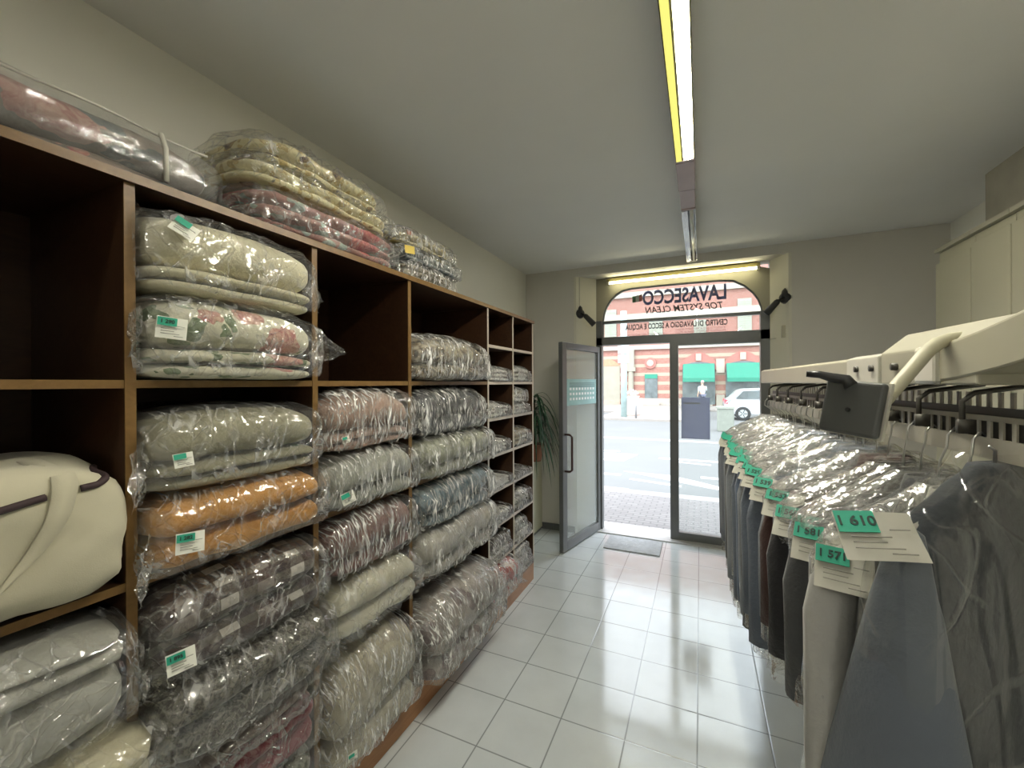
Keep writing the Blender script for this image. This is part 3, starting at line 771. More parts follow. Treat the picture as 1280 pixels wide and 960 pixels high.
# ---- small pigeonholes: folded shirts in plastic, one thing each
def small(label, fab, y0, y1, z0, z1, xf=-1.268, depth=.34, **kw):
    o = dict(layers=(1, 1, 1), res=.55, film='film_fine', amp=.010, fy=26, sag=.35, lump=.008, group='bagged folded shirts in the pigeonholes', cat='folded clothes', body='folded_shirt')
    o.update(kw)
    return pack('bagged_shirts', label, fab, y0, y1, z0, z1, xf, depth, **o)
small('crumpled white shirt pack in the left small column, second hole down', F['shirtwhite'], 2.43, 2.79, 1.634, 1.730)
small('grey shirt pack in the left small column, third hole down', F['shirtgrey'], 2.43, 2.78, 1.389, 1.480)
small('white and grey printed shirt pack in the left small column, fourth hole down', F['shirtgrey'], 2.43, 2.76, 1.144, 1.235)
small('thin white shirt pack in the left small column, fifth hole down', F['shirtwhite'], 2.43, 2.80, .900, .965)
small('thin grey shirt pack in the left small column, sixth hole down', F['shirtgrey'], 2.43, 2.80, .657, .735)
small('dark grey shirt pack on top in the left small column, second hole up', F['shirtdark'], 2.43, 2.74, .492, .565)
small('pale shirt pack beneath the dark one in the left small column, second hole up', F['shirtgrey'], 2.43, 2.79, .412, .488)
small('red and white cloth in crinkled plastic spilling from the lowest hole', F['redwhite'], 2.42, 2.80, .160, .385, -1.20, .36, layers=(1, 2), tails=((1, .1, .05, .06, .03, -.03, .06),))
small('white shirt pack in the end column, second hole down', F['shirtwhite'], 2.826, 3.16, 1.634, 1.745)
small('white shirt pack topmost in the end column, third hole down', F['shirtwhite'], 2.826, 3.08, 1.475, 1.585)
small('pale tan shirt pack beneath in the end column, third hole down', F['shirtgrey'], 2.826, 3.15, 1.389, 1.472)
small('tan and white shirt pack in the end column, fourth hole down', F['shirttan'], 2.826, 3.16, 1.144, 1.27)
small('flat dark cloth in the end column, fifth hole down', F['shirtdark'], 2.83, 3.17, .900, .945)
small('white and black printed shirt pack in the end column, sixth hole down', F['shirtgrey'], 2.826, 3.16, .657, .80)
small('grey shirt pack topmost in the end column, second hole up', F['greyquilt'], 2.826, 3.05, .505, .585)
small('white shirt pack beneath in the end column, second hole up', F['shirtwhite'], 2.826, 3.15, .412, .502)
small('grey patterned shirt pack topmost in the lowest hole at the end', F['shirtgrey'], 2.826, 3.08, .300, .370)
small('pale shirt pack in the middle of the pile in the lowest end hole', F['shirtwhite'], 2.826, 3.13, .230, .298)
small('white shirt pack undermost in the lowest hole at the end', F['silver'], 2.826, 3.18, .160, .228)

# ---- on top of the unit
zb = thing('zip_bag', 'dark rose-print comforter in a clear zipped bag on top of the shelving', 'comforter', (-1.53, .30, 2.136), 0, 'bedding on top of the shelving')
blanket_mesh(.99, .42, .172, (1, 2.2), 41, .014, 1.3, .12).build('comforter', F['zipfloral'], zb, True)
fm = MB(); gv, gf = rbox_grid(14, 40, 12); vs = []
for p in gv:
    x, y, z = squircle(p, 4.5, 9); k = .006 * nz3(x * 3, y * 9, z * 3)
    vs.append((x * .225 + k, y * .515, max(.0006, z * .088 + .088 - .02 * max(0, z) * abs(y) ** 4 + k)))
fm.add(vs, gf); fm.build('clear_bag', M['film_zip'], zb, True, fixn=False)
zp = MB(); zp.tube([(.205, -.5 + i * .05, .158 + .004 * math.sin(i)) for i in range(20)], .0035, 6)
zp.tube([(.213, .33, .160), (.226, .335, .12), (.228, .335, .03)], .006, 6)
zp.build('zip_piping', M['white_metal'], zb, True)
GT = 'bedding on top of the shelving'
pack('bagged_blanket', 'red rose-print blanket in clear plastic on the shelving top, undermost', F['redfloral'], .87, 1.56, 2.136, 2.285, -1.275, .42, (1, 1, 1), group=GT, seed=42, fy=10, sag=.15, lump=.016, tails=((-1, .5, .05, .10, .06, -.03, -.08),))
pack('bagged_blanket', 'cream paisley blanket in clear plastic lying on the red rose-print blanket', F['paisley'], .85, 1.54, 2.288, 2.372, -1.29, .42, (1, 1), group=GT, seed=43, fy=12, sag=.1, lump=.014, film='film')
pack('bagged_blanket', 'topmost cream and black blanket in clear plastic above the paisley one', F['paisley'], .90, 1.50, 2.374, 2.478, -1.31, .40, (1, 1.4), group=GT, seed=44, fy=12, sag=.25, lump=.016, film='film')
pack('bagged_rug', 'beige woven rug in plastic, undermost of the far pile on the shelving', F['woven'], 1.62, 2.06, 2.136, 2.225, -1.29, .38, (1, 1, 1), group=GT, seed=45, fy=22, sag=.1, lump=.006, cat='rug', body='rug', film='film_fine')
pack('bagged_rug', 'blue grey rug in plastic, middle of the far pile on the shelving', F['bluegrey'], 1.60, 2.13, 2.228, 2.305, -1.29, .38, (1, 1), group=GT, seed=46, fy=20, sag=.3, lump=.008, cat='rug', body='rug', film='film_fine')
pack('bagged_blanket', 'pale yellow blanket in plastic, topmost of the far pile on the shelving', F['yellow'], 1.58, 2.09, 2.308, 2.395, -1.31, .38, (1, 1), group=GT, seed=47, fy=16, sag=.4, lump=.014, film='film_fine')
for nm, lb, c, n, s in (('sticker', 'orange paper sticker on the pale yellow blanket on the shelving', (-1.302, 1.66, 2.365), (1, -.3, .5), .03), ('sticker', 'yellow paper sticker on the blue grey rug on the shelving', (-1.262, 1.61, 2.262), (1, -.5, .2), .05)):
    B = basis(n); o = MB().box(c, (s, s * .8, .002), 0, B)
    o = o.build('paper_sticker', plain('sticker_' + lb[:6], (.62, .16, .06) if 'orange' in lb else (.62, .46, .08), .6)); tag(o, lb, 'sticker')

# ================================================================== PLANT
pt = thing('potted_plant', 'dark green strap-leaved plant in the corner behind the door', 'plant', (-1.60, 4.10, .80))
pm = MB(); pm.tube([(0, 0, 0), (0, 0, .02), (0, 0, .16), (0, 0, .18), (0, 0, .175)], [.07, .075, .10, .105, .09], 20); pm.build('pot', M['terracotta'], pt, True)
MB().tube([(0, 0, .165), (0, 0, .178)], [.09, .085], 16).build('soil', M['soil'], pt)
stem = MB(); stem.tube([(0, 0, .17), (.01, -.01, .4), (.0, .0, .62)], [.014, .012, .009], 8); stem.build('stem', plain('stem', (.12, .10, .05), .7), pt, True)
lfm = MB()
for k in range(64):
    az = rnd.random() * 2 * PI; L = .28 + rnd.random() * .32; h0 = .26 + rnd.random() * .44; up = .05 + .3 * rnd.random(); wd = .008 + .008 * rnd.random()
    d = Vector((math.cos(az), math.sin(az), 0)); sd = Vector((-d.y, d.x, 0)); rings = []
    for i in range(9):
        t = i / 8; p = d * (L * .62 * t ** .8) + Vector((0, 0, h0 + up * t - (up + L * .9) * t * t))
        p.x = max(p.x, -.17); p.y = min(p.y, .24)
        ww = wd * (1 - t ** 3) + .0006
        rings.append([p - sd * ww, p + Vector((0, 0, -.003)), p + sd * ww, p + Vector((0, 0, .0015))])
    lfm.loft(rings)
lfm.build('leaves', M['leaf'], pt, True)
pl = thing('plinth_cabinet', 'low cream cabinet under the plant at the end of the shelving', 'cabinet', (-1.70, 3.79, 0))
bevel(MB().bx(-.095, .095, -.56, .55, .03, .80).build('body', M['cream'], pl), .004)
MB().bx(-.085, .085, -.55, .54, .0, .03).build('toe_kick', M['alu'], pl)

# ================================================================== RIGHT SIDE CABINETS
for k, (a, b) in enumerate(((3.19, 3.572), (2.86, 3.186), (2.40, 2.856), (1.95, 2.396))):
    t = thing('tall_cabinet', ('cream tall cabinet nearest the end wall on the right', 'cream tall cabinet second from the end wall', 'cream tall cabinet third from the end wall', 'cream tall cabinet at the right edge behind the conveyor arm')[k], 'cabinet', (1.58, (a + b) / 2, 0), 0, 'cream tall cabinets along the right wall')
    h = (b - a) / 2
    bevel(MB().bx(-.175, .19, -h, h, .0, 2.44).build('carcass', M['cream'], t), .003)
    bevel(MB().bx(-.195, -.176, -h + .003, h - .003, .08, 2.37 if k == 0 else 2.39).build('door', M['cream'], t), .003)
    MB().bx(-.20, .19, -h, h, 2.441, 2.465).build('cornice', M['cream_metal'], t)

# ================================================================== GARMENT CONVEYOR
def rx(y): return .385 - .07 * (y - 1.27)
def gx(y): return .412 - .030 * (y - .83)
cv = thing('garment_conveyor', 'cream enamelled garment conveyor with slotted rail above the hanging clothes', 'conveyor', (0, 0, 0))
def along(y0, y1, prof, n=2):
    ring = []
    for i in range(n):
        y = y0 + (y1 - y0) * i / (n - 1); ring.append([(rx(y) + px, y, z) for px, z in prof])
    return ring
hood = MB(); hood.loft(along(1.3, 2.56, [(0, 1.614), (0, 1.676), (.012, 1.683), (.16, 1.69), (.16, 1.614)]))
bevel(hood.build('hood', M['cream_metal'], cv), .003)
hp = MB(); hp.loft(along(1.248, 1.43, [(-.005, 1.613), (-.005, 1.680), (.015, 1.687), (.17, 1.692), (.17, 1.613)]))
bevel(hp.build('hood_joint', M['white_metal'], cv), .003)
mc = MB(); mc.loft(along(.92, 1.242, [(-.002, 1.613), (-.002, 1.684), (.045, 1.727), (.30, 1.727), (.30, 1.613)]))
bevel(mc.build('motor_cover', M['cream_metal'], cv), .004)
for yy in (1.36, 1.275, 1.17, 1.10):
    MB().tube([(rx(yy) - .012, yy, 1.652), (rx(yy) + .004, yy, 1.652)], .008, 12).build('bolt_plug', M['bracket'], cv, True)
# curved arm
am = MB(); ring = []
for i in range(14):
    t = i / 13; y = 1.02 - .72 * t; x = rx(y) - .004; zc = 1.656 + .075 * t + .15 * t * t
    hh = .037 + .012 * t; ring.append([(x, y, zc - hh), (x, y, zc + hh * .8), (x + .02, y, zc + hh), (x + .16, y, zc + hh), (x + .16, y, zc - hh)])
am.loft(ring); bevel(am.build('curved_arm', M['cream_metal'], cv), .004)
bevel(MB().bx(rx(1.06) - .008, rx(1.06) + .12, 1.015, 1.10, 1.613, 1.688).build('end_block', M['white_metal'], cv), .008)
# slotted rail
rl = MB()
rl.loft(along(.25, 2.52, [(.03, 1.49), (.03, 1.525), (.034, 1.525), (.034, 1.49)]))
rl.loft(along(.25, 2.52, [(.03, 1.553), (.03, 1.562), (.034, 1.562), (.034, 1.553)]))
rl.loft(along(.25, 2.52, [(.044, 1.50), (.044, 1.575), (.05, 1.575), (.05, 1.50)]), mi=1)
n = 84
for i in range(n):
    y = .25 + i * (2.27 / n); x = rx(y)
    rl.bx(x + .030, x + .033, y, y + .010, 1.524, 1.555)
    rl.bx(x + .060, x + .063, y + .004, y + .014, 1.570, 1.600)
rl.build('slotted_rail', [M['rail'], M['bracket']], cv)
for yy in (.97, 1.10, 1.22, 1.34, 1.52, 1.70, 1.88, 2.06, 2.24, 2.40):
    b = MB(); x = rx(yy); b.tube([(x + .10, yy, 1.614), (x + .02, yy, 1.60), (x + .004, yy, 1.585), (x + .004, yy, 1.53)], .0045, 6)
    b.bx(x - .002, x + .02, yy - .005, yy + .005, 1.530, 1.554); b.build('bracket', M['bracket'], cv, True)
for yy in (1.62,):
    MB().bx(rx(yy) + .06, rx(yy) + .11, yy - .022, yy + .022, 0, 1.612).build('leg', M['rail'], cv)
MB().bx(.73, .78, 2.43, 2.48, 0, 1.61).build('leg', M['rail'], cv)
MB().bx(.73, .78, .60, .65, 0, 1.61).build('leg', M['rail'], cv)
back = MB(); back.bx(.72, .80, .2, 2.5, 1.60, 1.66); back.bx(.40, .80, 2.42, 2.5, 1.60, 1.66); bevel(back.build('return_beam', M['cream_metal'], cv), .004)
# bent tube arm and control box
cp = thing('control_box', 'square dark grey control box with white edge on a bent cream tube', 'control box', (0, 0, 0))
tb = [(0.4621, 1.0437, 1.7049), (0.4376, 1.0216, 1.6994), (0.4047, 1.0012, 1.6946), (0.3851, 0.9868, 1.687), (0.367, 0.9731, 1.6738), (0.3389, 0.9549, 1.6411), (0.2798, 0.9062, 1.579), (0.2575, 0.8851, 1.5634)]
MB().tube(tb, .0115, 12).build('tube_arm', M['cream'], cp, True)
c0 = Vector((0.2329, 0.874, 1.5755)); Bq = basis((-.62, -.78, .14), roll=R(-6))
q = MB(); q.box(c0, (.086, .091, .014), 0, Bq); bevel(q.build('face_plate', M['dark_grey'], cp), .006, 3)
q = MB(); q.box(c0 + Bq @ Vector((-.0005, 0, -.013)), (.089, .094, .009), 0, Bq); q.build('white_edge', M['white_metal'], cp)
q = MB(); q.tube([c0 + Bq @ Vector((-.002, -.004, .007)), c0 + Bq @ Vector((-.002, -.004, .010))], .0035, 10); q.build('button', M['black'], cp)
q = MB(); q.tube([(0.1723, 0.8904, 1.6342), (0.1917, 0.8882, 1.6326), (0.208, 0.8846, 1.6269), (0.2275, 0.8825, 1.6227), (0.2317, 0.8734, 1.6119)], [.0055, .0065, .008, .0095, .0105], 10); q.build('lever', M['black'], cp, True)

# ------------------------------------------------------------------ garments
def prof_w(t, hw):   # half-width against depth below the neck
    pts = [(0, .055), (.018, .075), (.045, .13), (.075, .18), (.10, .205), (.13, .218), (.2, .222), (.6, .225), (1.2, .235)]
    for (a, wa), (b, wb) in zip(pts, pts[1:]):
        if t <= b: return (wa + (wb - wa) * (t - a) / (b - a)) * hw / .222
    return hw * 1.05

def garment_shell(L, hw, thick, seed, off=0.0, nseg=36, folds=.006, flare=0.0, top=0.0, freq=9):
    lv = [0, .012, .03, .05, .075, .10, .13, .17, .22, .28, .35, .43, .52, .62, .74, .87, 1.0]
    lv = [t for t in lv if t < L] + [L]
    rings = []
    for t in lv:
        wv = prof_w(t, hw) + off; th = thick * (.45 + .55 * min(1, t / .12)) + off + flare * max(0, t - .1)
        ring = []
        for k in range(nseg):
            a = 2 * PI * k / nseg; ca, sa = math.cos(a), math.sin(a)
            x = wv * math.copysign(abs(ca) ** .75, ca); y = th * math.copysign(abs(sa) ** .8, sa)
            f = folds * (min(1, t / .2)) * (nz3(x * freq + seed, 0, t * 1.3) + .6 * nz3(x * freq * 2.4 + seed, 3, t * 2))
            f += folds * .5 * nz3(x * 14, t * 14, seed)
            ring.append((x + f * ca * .7, y + f * 1.3 * (1 if sa >= 0 else -1) + folds * 1.2 * nz3(x * 7 + seed, t * 2, 7), top - t + .006 * nz3(x * 9, seed, 2) * (t > .02)))
        rings.append(ring)
    return rings

GAR = {}
def gfab(k, c, **kw):
    GAR[k] = fabric('garment_' + k, c, **kw)
gfab('grey', (.18, .195, .225)); gfab('blue', (.14, .18, .26)); gfab('dark', (.035, .035, .038)); gfab('white', (.52, .51, .47)); gfab('tan', (.30, .27, .21))
gfab('charcoal', (.085, .088, .092)); gfab('slate', (.145, .17, .215)); gfab('rust', (.075, .04, .035)); gfab('ash', (.42, .415, .39)); gfab('pale', (.25, .27, .30))

def garment(label, fabk, y, L=.55, hw=.238, thick=.028, num=None, film_L=None, seed=0, rz=0, zt=1.395, lab=True, cat='garment', name='bagged_shirt', labsz=.95, dx=0.0, film='film_gar'):
    x = gx(y) + dx
    t = thing(name, label, cat, (x, y, zt), rz, 'bagged garments hanging on the conveyor')
    hg = MB(); hz = 1.527 - zt; ox = rx(y) + .038 - x
    hook = [(0, 0, .0), (ox * .3 - .004, 0, hz * .5), (ox - .018, 0, hz - .03), (ox - .016, .0, hz - .008), (ox - .004, 0, hz + .006), (ox + .008, 0, hz - .002), (ox + .010, 0, hz - .014)]
    hg.tube(hook, .0021, 6); hg.tube([(-hw * .93, 0, -.095), (-.04, 0, -.018), (0, 0, -.004), (.04, 0, -.018), (hw * .93, 0, -.095)], .0028, 6)
    hg.build('hanger', M['steel'], t, True)
    b = MB(); b.loft(garment_shell(L, hw, thick, seed, folds=.008, freq=8)); b.build('body', GAR[fabk], t, True)
    cb_ = MB(); ring = []
    for i, (r, zz) in enumerate(((.062, -.012), (.058, .006), (.052, .026), (.047, .024), (.05, .004))):
        ring.append([(r * math.cos(2 * PI * k / 18), r * .45 * math.sin(2 * PI * k / 18), zz) for k in range(18)])
    cb_.loft(ring, False); cb_.build('collar', GAR[fabk], t, True)
    for s in (-1, 1):
        sl = MB(); rr = []
        for tt in (0, .04, .1, .2, .32, .45, .52):
            if tt > L: break
            cx = s * (hw * .90 + .014 * min(1, tt / .1)); r1 = .034 + .01 * min(1, tt / .1) - .016 * tt; r2 = .020 + .008 * min(1, tt / .1)
            rr.append([(cx + r1 * math.cos(2 * PI * k / 12) + .004 * nz3(k, tt * 8, seed), -.008 + r2 * math.sin(2 * PI * k / 12), -.085 - tt + .02 * math.cos(2 * PI * k / 12) * -s * (tt < .01)) for k in range(12)])
        sl.loft(rr); sl.build('sleeve', GAR[fabk], t, True)
    fl_ = film_L or L + .10
    f = MB(); f.loft(garment_shell(fl_, hw + .012, thick + .014, seed + 5, .006, 44, .016, .01, .035, 16), False)
    f.build('plastic_cover', M[film], t, True, fixn=False)
    if lab:
        c = (-hw + .012, -thick - .010, -.100); paper_label(t, c, (-.42, -.66, .60), .082 * labsz, .075 * labsz, num, R(-3), (.58, .40), (-.2, .28), True, True)
    return t

row = [  # fabric, length, words, from the door end towards the viewer
    ('pale', .56, 'pale grey bagged shirt at the door end of the conveyor'),
    ('grey', .58, 'grey bagged shirt second from the door end of the conveyor'),
    ('charcoal', .60, 'charcoal bagged shirt third from the door end of the conveyor'),
    ('grey', .56, 'grey bagged shirt fourth from the door end of the conveyor'),
    ('slate', .60, 'slate bagged shirt fifth from the door end of the conveyor'),
    ('grey', .58, 'grey bagged shirt sixth from the door end of the conveyor'),
    ('charcoal', .56, 'charcoal bagged shirt seventh from the door end of the conveyor'),
    ('charcoal', .60, 'charcoal bagged jacket eighth from the door end of the conveyor'),
    ('slate', .62, 'slate bagged shirt ninth from the door end of the conveyor'),
    ('pale', .58, 'pale grey bagged shirt tenth from the door end of the conveyor'),
    ('charcoal', .60, 'charcoal bagged jacket eleventh from the door end of the conveyor'),
    ('slate', .58, 'slate blue bagged jacket twelfth from the door end of the conveyor'),
    ('blue', .56, 'blue grey bagged jacket thirteenth from the door end of the conveyor'),
    ('pale', .52, 'pale grey bagged shirt fourteenth from the door end of the conveyor'),
    ('charcoal', .52, 'charcoal bagged jacket tenth from the viewer along the conveyor'),
    ('slate', .50, 'slate blue bagged jacket ninth from the viewer along the conveyor'),
    ('blue', .50, 'blue grey bagged jacket eighth from the viewer with its hem showing'),
    ('slate', .48, 'slate bagged jacket seventh from the viewer along the conveyor'),
    ('pale', .44, 'pale grey bagged shirt sixth from the viewer along the conveyor'),
    ('rust', .42, 'dark brown bagged top behind the control box, fifth from the viewer'),
    ('dark', .38, 'black bagged jacket fourth from the viewer on a wire hook'),
    ('dark', .36, 'black bagged jacket third from the viewer along the conveyor'),
    ('charcoal', .36, 'charcoal bagged shirt with a green 581 ticket, second from the viewer'),
    ('ash', 1.05, 'long pale grey bagged shirt with a green 571 ticket beside the large coat'),
]
for i, (fk, L, lb) in enumerate(row):
    y = 2.58 - i * (2.58 - .97) / 23
    num = {22: '1 581', 23: '1 571'}.get(i, ('1 %d' % (420 + 7 * i)) if i > 12 else None)
    rz = max(0, (1.5 - y) / .53) * 24 + 4 * math.sin(i * 1.9)
    garment(lb, fk, y, L, .238 + .008 * math.sin(i * 2.3), .028, num, L + .10 + .05 * math.sin(i * 1.7), i * 3.1, R(rz), 1.415 + .008 * math.sin(i * 2.7), dx=.006 * math.sin(i * 3.3), film='film_long' if i == 23 else 'film_gar')

# the large grey coat nearest the viewer
ct = thing('bagged_coat', 'large dark grey coat under clear plastic nearest the viewer at the right', 'coat', (.432, .93, 1.488), R(42), 'bagged garments hanging on the conveyor')
coat_shaded = fabric('coat_cloth_shaded', (.040, .047, .058), .9, .08, 6, 300, .25); coat_lit = fabric('coat_cloth_lit', (.135, .155, .185), .9, .06, 6, 300, .25)  # one coat cloth: shaded tone for the body, daylit tone for the sleeve
b = MB(); b.loft(garment_shell(1.15, .235, .040, 71, folds=.014, flare=.07, freq=6, nseg=48)); b.build('body', coat_shaded, ct, True)
sl = MB(); rr = []
for tt in (-.012, 0, .02, .06, .12, .2, .3, .42, .56, .72):
    cx = -.214 - .03 * max(0, tt); r1 = .003 if tt < 0 else .014 + .03 * min(1, tt / .15) ; r2 = .004 if tt < 0 else .020 + .20 * tt
    rr.append([(cx + r1 * math.cos(2 * PI * k / 20) + .006 * nz3(k * .7, tt * 5, 4), -.0 + .02 * tt + r2 * math.sin(2 * PI * k / 20), -.088 - tt) for k in range(20)])
sl.loft(rr); sl.build('sleeve', coat_lit, ct, True)
hg = MB(); hg.tube([(-.22, 0, -.09), (0, 0, -.01), (.22, 0, -.09)], .004, 6); hg.tube([(0, 0, -.01), (0, 0, .02), (-.015, 0, .027)], .0025, 6); hg.build('hanger', M['steel'], ct, True)
f = MB(); f.loft(garment_shell(1.2, .25, .055, 75, .008, 52, .012, .08, .02, 12), False); f.build('plastic_cover', M['film_coat'], ct, True, fixn=False)
paper_label(ct, (-.268, .004, -.088), (-.50, -.45, .70), .092, .074, '1 610', R(9), (.52, .46), (-.23, .26), True, True)

# ================================================================== STREET
ext = {}
ext['pave'] = None
def brickpave():
    m, nt, out = new_mat('sidewalk_setts'); v = coords(nt, (1, 1, 1))
    b = nt.nodes.new('ShaderNodeTexBrick'); nt.links.new(v, b.inputs[0]); b.inputs['Scale'].default_value = 3.2; b.inputs['Mortar Size'].default_value = .03
    b.inputs['Color1'].default_value = (0.174, 0.16, 0.157, 1); b.inputs['Color2'].default_value = (0.209, 0.194, 0.189, 1); b.inputs['Mortar'].default_value = (0.128, 0.122, 0.116, 1)
    finish(nt, out, b.outputs[0], .8); return m
M['pave'] = brickpave()
M['asphalt'] = plain('asphalt', (0.145, 0.148, 0.145), .9, 0, .05, .6)
M['road_white'] = plain('road_paint', (0.418, 0.418, 0.406), .8)
M['stone'] = plain('kerb_stone', (0.302, 0.296, 0.284), .8)
struct(MB().bx(-14, 12, 4.84, 6.45, -.16, -.05), 'sidewalk', M['pave'])
struct(MB().bx(-14, 12, 6.45, 6.72, -.16, -.06), 'trim_5', M['stone'])
struct(MB().bx(-40, 40, 4.7, 45, -.26, -.16), 'road', M['asphalt'])
struct(MB().prism([(-3.9, 20.0), (-.6, 20.0), (-.6, 28), (40, 28), (40, 40), (-40, 40), (-40, 25), (-4.6, 25), (-4.6, 20.6), (-4.3, 20.15)], -.16, -.06, 'z'), 'pavement', plain('far_pavement', (0.267, 0.244, 0.22), .9, 0, .05, 2))
mk = MB()
def stripe(pts): mk.prism(pts, -.1595, -.157, 'z')
stripe([(-12, 13.5), (12, 13.4), (12, 13.75), (-12, 13.85)])
stripe([(-12, 10.9), (-1.9, 10.9), (-1.9, 11.05), (-12, 11.05)])
stripe([(-.9, 10.25), (6, 10.05), (6, 10.25), (-.9, 10.45)]); stripe([(-.5, 9.95), (.2, 9.8), (.2, 9.95), (-.5, 10.1)])
stripe([(-1.42, 8.55), (.35, 7.58), (.45, 7.75), (-.1, 8.2), (-.55, 8.5)])
stripe([(-6, 8.05), (-1.4, 8.1), (-1.4, 8.25), (-6, 8.2)]); stripe([(-1.2, 7.85), (-.3, 7.6), (-.3, 7.72), (-1.2, 7.97)]); stripe([(-6, 7.05), (-1.1, 7.02), (-1.1, 7.16), (-6, 7.2)])
stripe([(.0, 8.45), (4, 8.3), (4, 8.45), (.0, 8.62)])
struct(mk, 'road_markings', M['road_white'])
mh = thing('manhole_cover', 'round grey manhole cover in a pale square surround on the road', 'manhole cover', (-2.15, 10.15, -.16))
MB().prism([(-.75, -.55), (.55, -.55), (.75, .5), (-.75, .5)], .001, .004, 'z').build('surround', plain('manhole_surround', (.60, .60, .58), .9), mh)
MB().tube([(-.1, 0, .004), (-.1, 0, .012)], .36, 28).build('lid', plain('manhole_lid', (.30, .31, .31), .7), mh)

# striped brick building across the street
def facade_mat():
    m, nt, out = new_mat('striped_brick')
    tc = nt.nodes.new('ShaderNodeTexCoord'); s = nt.nodes.new('ShaderNodeSeparateXYZ'); nt.links.new(tc.outputs['Object'], s.inputs[0])
    b = nt.nodes.new('ShaderNodeTexBrick'); cm = nt.nodes.new('ShaderNodeCombineXYZ'); nt.links.new(s.outputs[0], cm.inputs[0]); nt.links.new(s.outputs[2], cm.inputs[1])
    nt.links.new(cm.outputs[0], b.inputs[0]); b.inputs['Scale'].default_value = 3.0; b.inputs['Mortar Size'].default_value = .015
    b.inputs['Color1'].default_value = (0.255, 0.11, 0.084, 1); b.inputs['Color2'].default_value = (0.29, 0.145, 0.116, 1); b.inputs['Mortar'].default_value = (0.302, 0.209, 0.174, 1)
    z = s.outputs[2]
    fr_ = mth(nt, 'FRACT', mth(nt, 'DIVIDE', mth(nt, 'SUBTRACT', z, .86), .665))
    low = mth(nt, 'MULTIPLY', mth(nt, 'LESS_THAN', fr_, .36), mth(nt, 'LESS_THAN', z, 3.95))
    c = mixc(nt, low, b.outputs[0], (0.336, 0.278, 0.209))
    finish(nt, out, c, .9); return m
M['facade'] = facade_mat()
M['cornice'] = plain('pale_stone', (0.348, 0.313, 0.261), .85, 0, .04, 3)
M['awning'] = plain('green_awning', (0.023, 0.197, 0.131), .7, 0, .05, 3)
M['shop_dark'] = plain('shop_glass', (.10, .12, .12), .25, 0, .3, 2)
M['shutter'] = plain('pale_shutter', (0.29, 0.313, 0.255), .8, 0, .05, 6)
M['beige_stone'] = plain('beige_stone', (0.278, 0.261, 0.209), .85, 0, .06, 2)
M['vous'] = plain('red_voussoir', (0.36, 0.139, 0.116), .85, 0, .1, 12)
YB_ = 33.0
bd = thing('brick_building', 'red brick building with cream stripes and green awnings across the street', 'building', (0, YB_, -.06))
MB().bx(-30, 30, 0, 8, 0, 14).build('facade', M['facade'], bd)
for z0, z1, dp in ((4.20, 4.52, .18), (6.45, 6.95, .2), (8.22, 8.62, .22), (0, .50, .1)):
    MB().bx(-5.6 if z1 < 1 else -30, .8 if z1 < 1 else 30, -dp, 0, z0, z1).build('string_course', M['cornice'], bd)
def arch_shape(x0, x1, z0, zs, rise, n=12):
    pts = [(x0, z0), (x1, z0), (x1, zs)]
    for i in range(1, n): t = i / n; pts.append((x1 + (x0 - x1) * t, zs + rise * math.sin(PI * t)))
    return pts + [(x0, zs)]
for k, (a, b2) in enumerate(((-1.13, .92), (1.69, 3.74), (4.5, 6.55))):
    MB().prism(arch_shape(a - .25, b2 + .25, 2.6, 3.0, .85), -.10, 0, 'y').build('arch_surround', M['vous'], bd)
    MB().prism(arch_shape(a - .05, b2 + .05, .1, 2.95, .22), -.12, 0, 'y').build('shop_window', M['shop_dark'], bd)
    aw = MB(); aw.prism([(-.14, 3.03), (-.14, 2.95), (-.9, 1.95), (-.9, 1.72), (-.93, 1.72), (-.93, 2.0)], a, b2, 'x'); aw.build('awning', M['awning'], bd)
    MB().bx((a + b2) / 2 - .18, (a + b2) / 2 + .18, -.2, 0, 3.25, 3.75).build('keystone', M['cornice'], bd)
    MB().bx(b2 + .12, b2 + .65, -.16, 0, 2.35, 3.35).build('pillar_block', M['cornice'], bd)
    MB().bx(b2 + .12, b2 + .65, -.25, 0, 0, .8).build('pillar_base', M['beige_stone'], bd)
MB().bx(-3.84, -2.93, -.06, 0, -.1 + .1, 2.0).build('entrance_door', M['shop_dark'], bd)
MB().bx(-3.84, -2.93, -.10, 0, 2.0, 2.32).build('door_awning', M['awning'], bd)
MB().bx(-4.0, -2.75, -.5, 0, 0, .14).build('doorstep', M['cornice'], bd)
md = MB(); md.tube([(-3.43, -.02, 3.16), (-3.43, -.12, 3.16)], .42, 24, 0); md.tube([(-3.43, -.12, 3.16), (-3.43, -.18, 3.16)], .24, 20, 1)
md.build('medallion', [M['vous'], M['cornice']], bd)
MB().bx(-7.5, -5.7, -.05, 0, .35, 3.0).build('shop_front', M['beige_stone'], bd)
MB().bx(-7.5, -5.7, -.08, 0, 0, .35).build('shop_base', plain('brown_base', (.38, .28, .22), .8), bd)
MB().prism(arch_shape(-7.5, -5.7, 3.0, 3.05, .5), -.07, 0, 'y').build('shop_arch', plain('tan_arch', (0.336, 0.209, 0.128), .8), bd)
c_ = MB(); c_.bx(-5.35, -4.55, -.35, 0, 0, .9); c_.tube([(-4.85, -.18, .9), (-4.85, -.18, 2.55)], .2, 14); c_.bx(-5.35, -4.5, -.4, 0, 2.55, 2.85); c_.bx(-5.3, -4.6, -.3, 0, 2.85, 4.2)
c_.build('corner_pilaster', M['beige_stone'], bd)
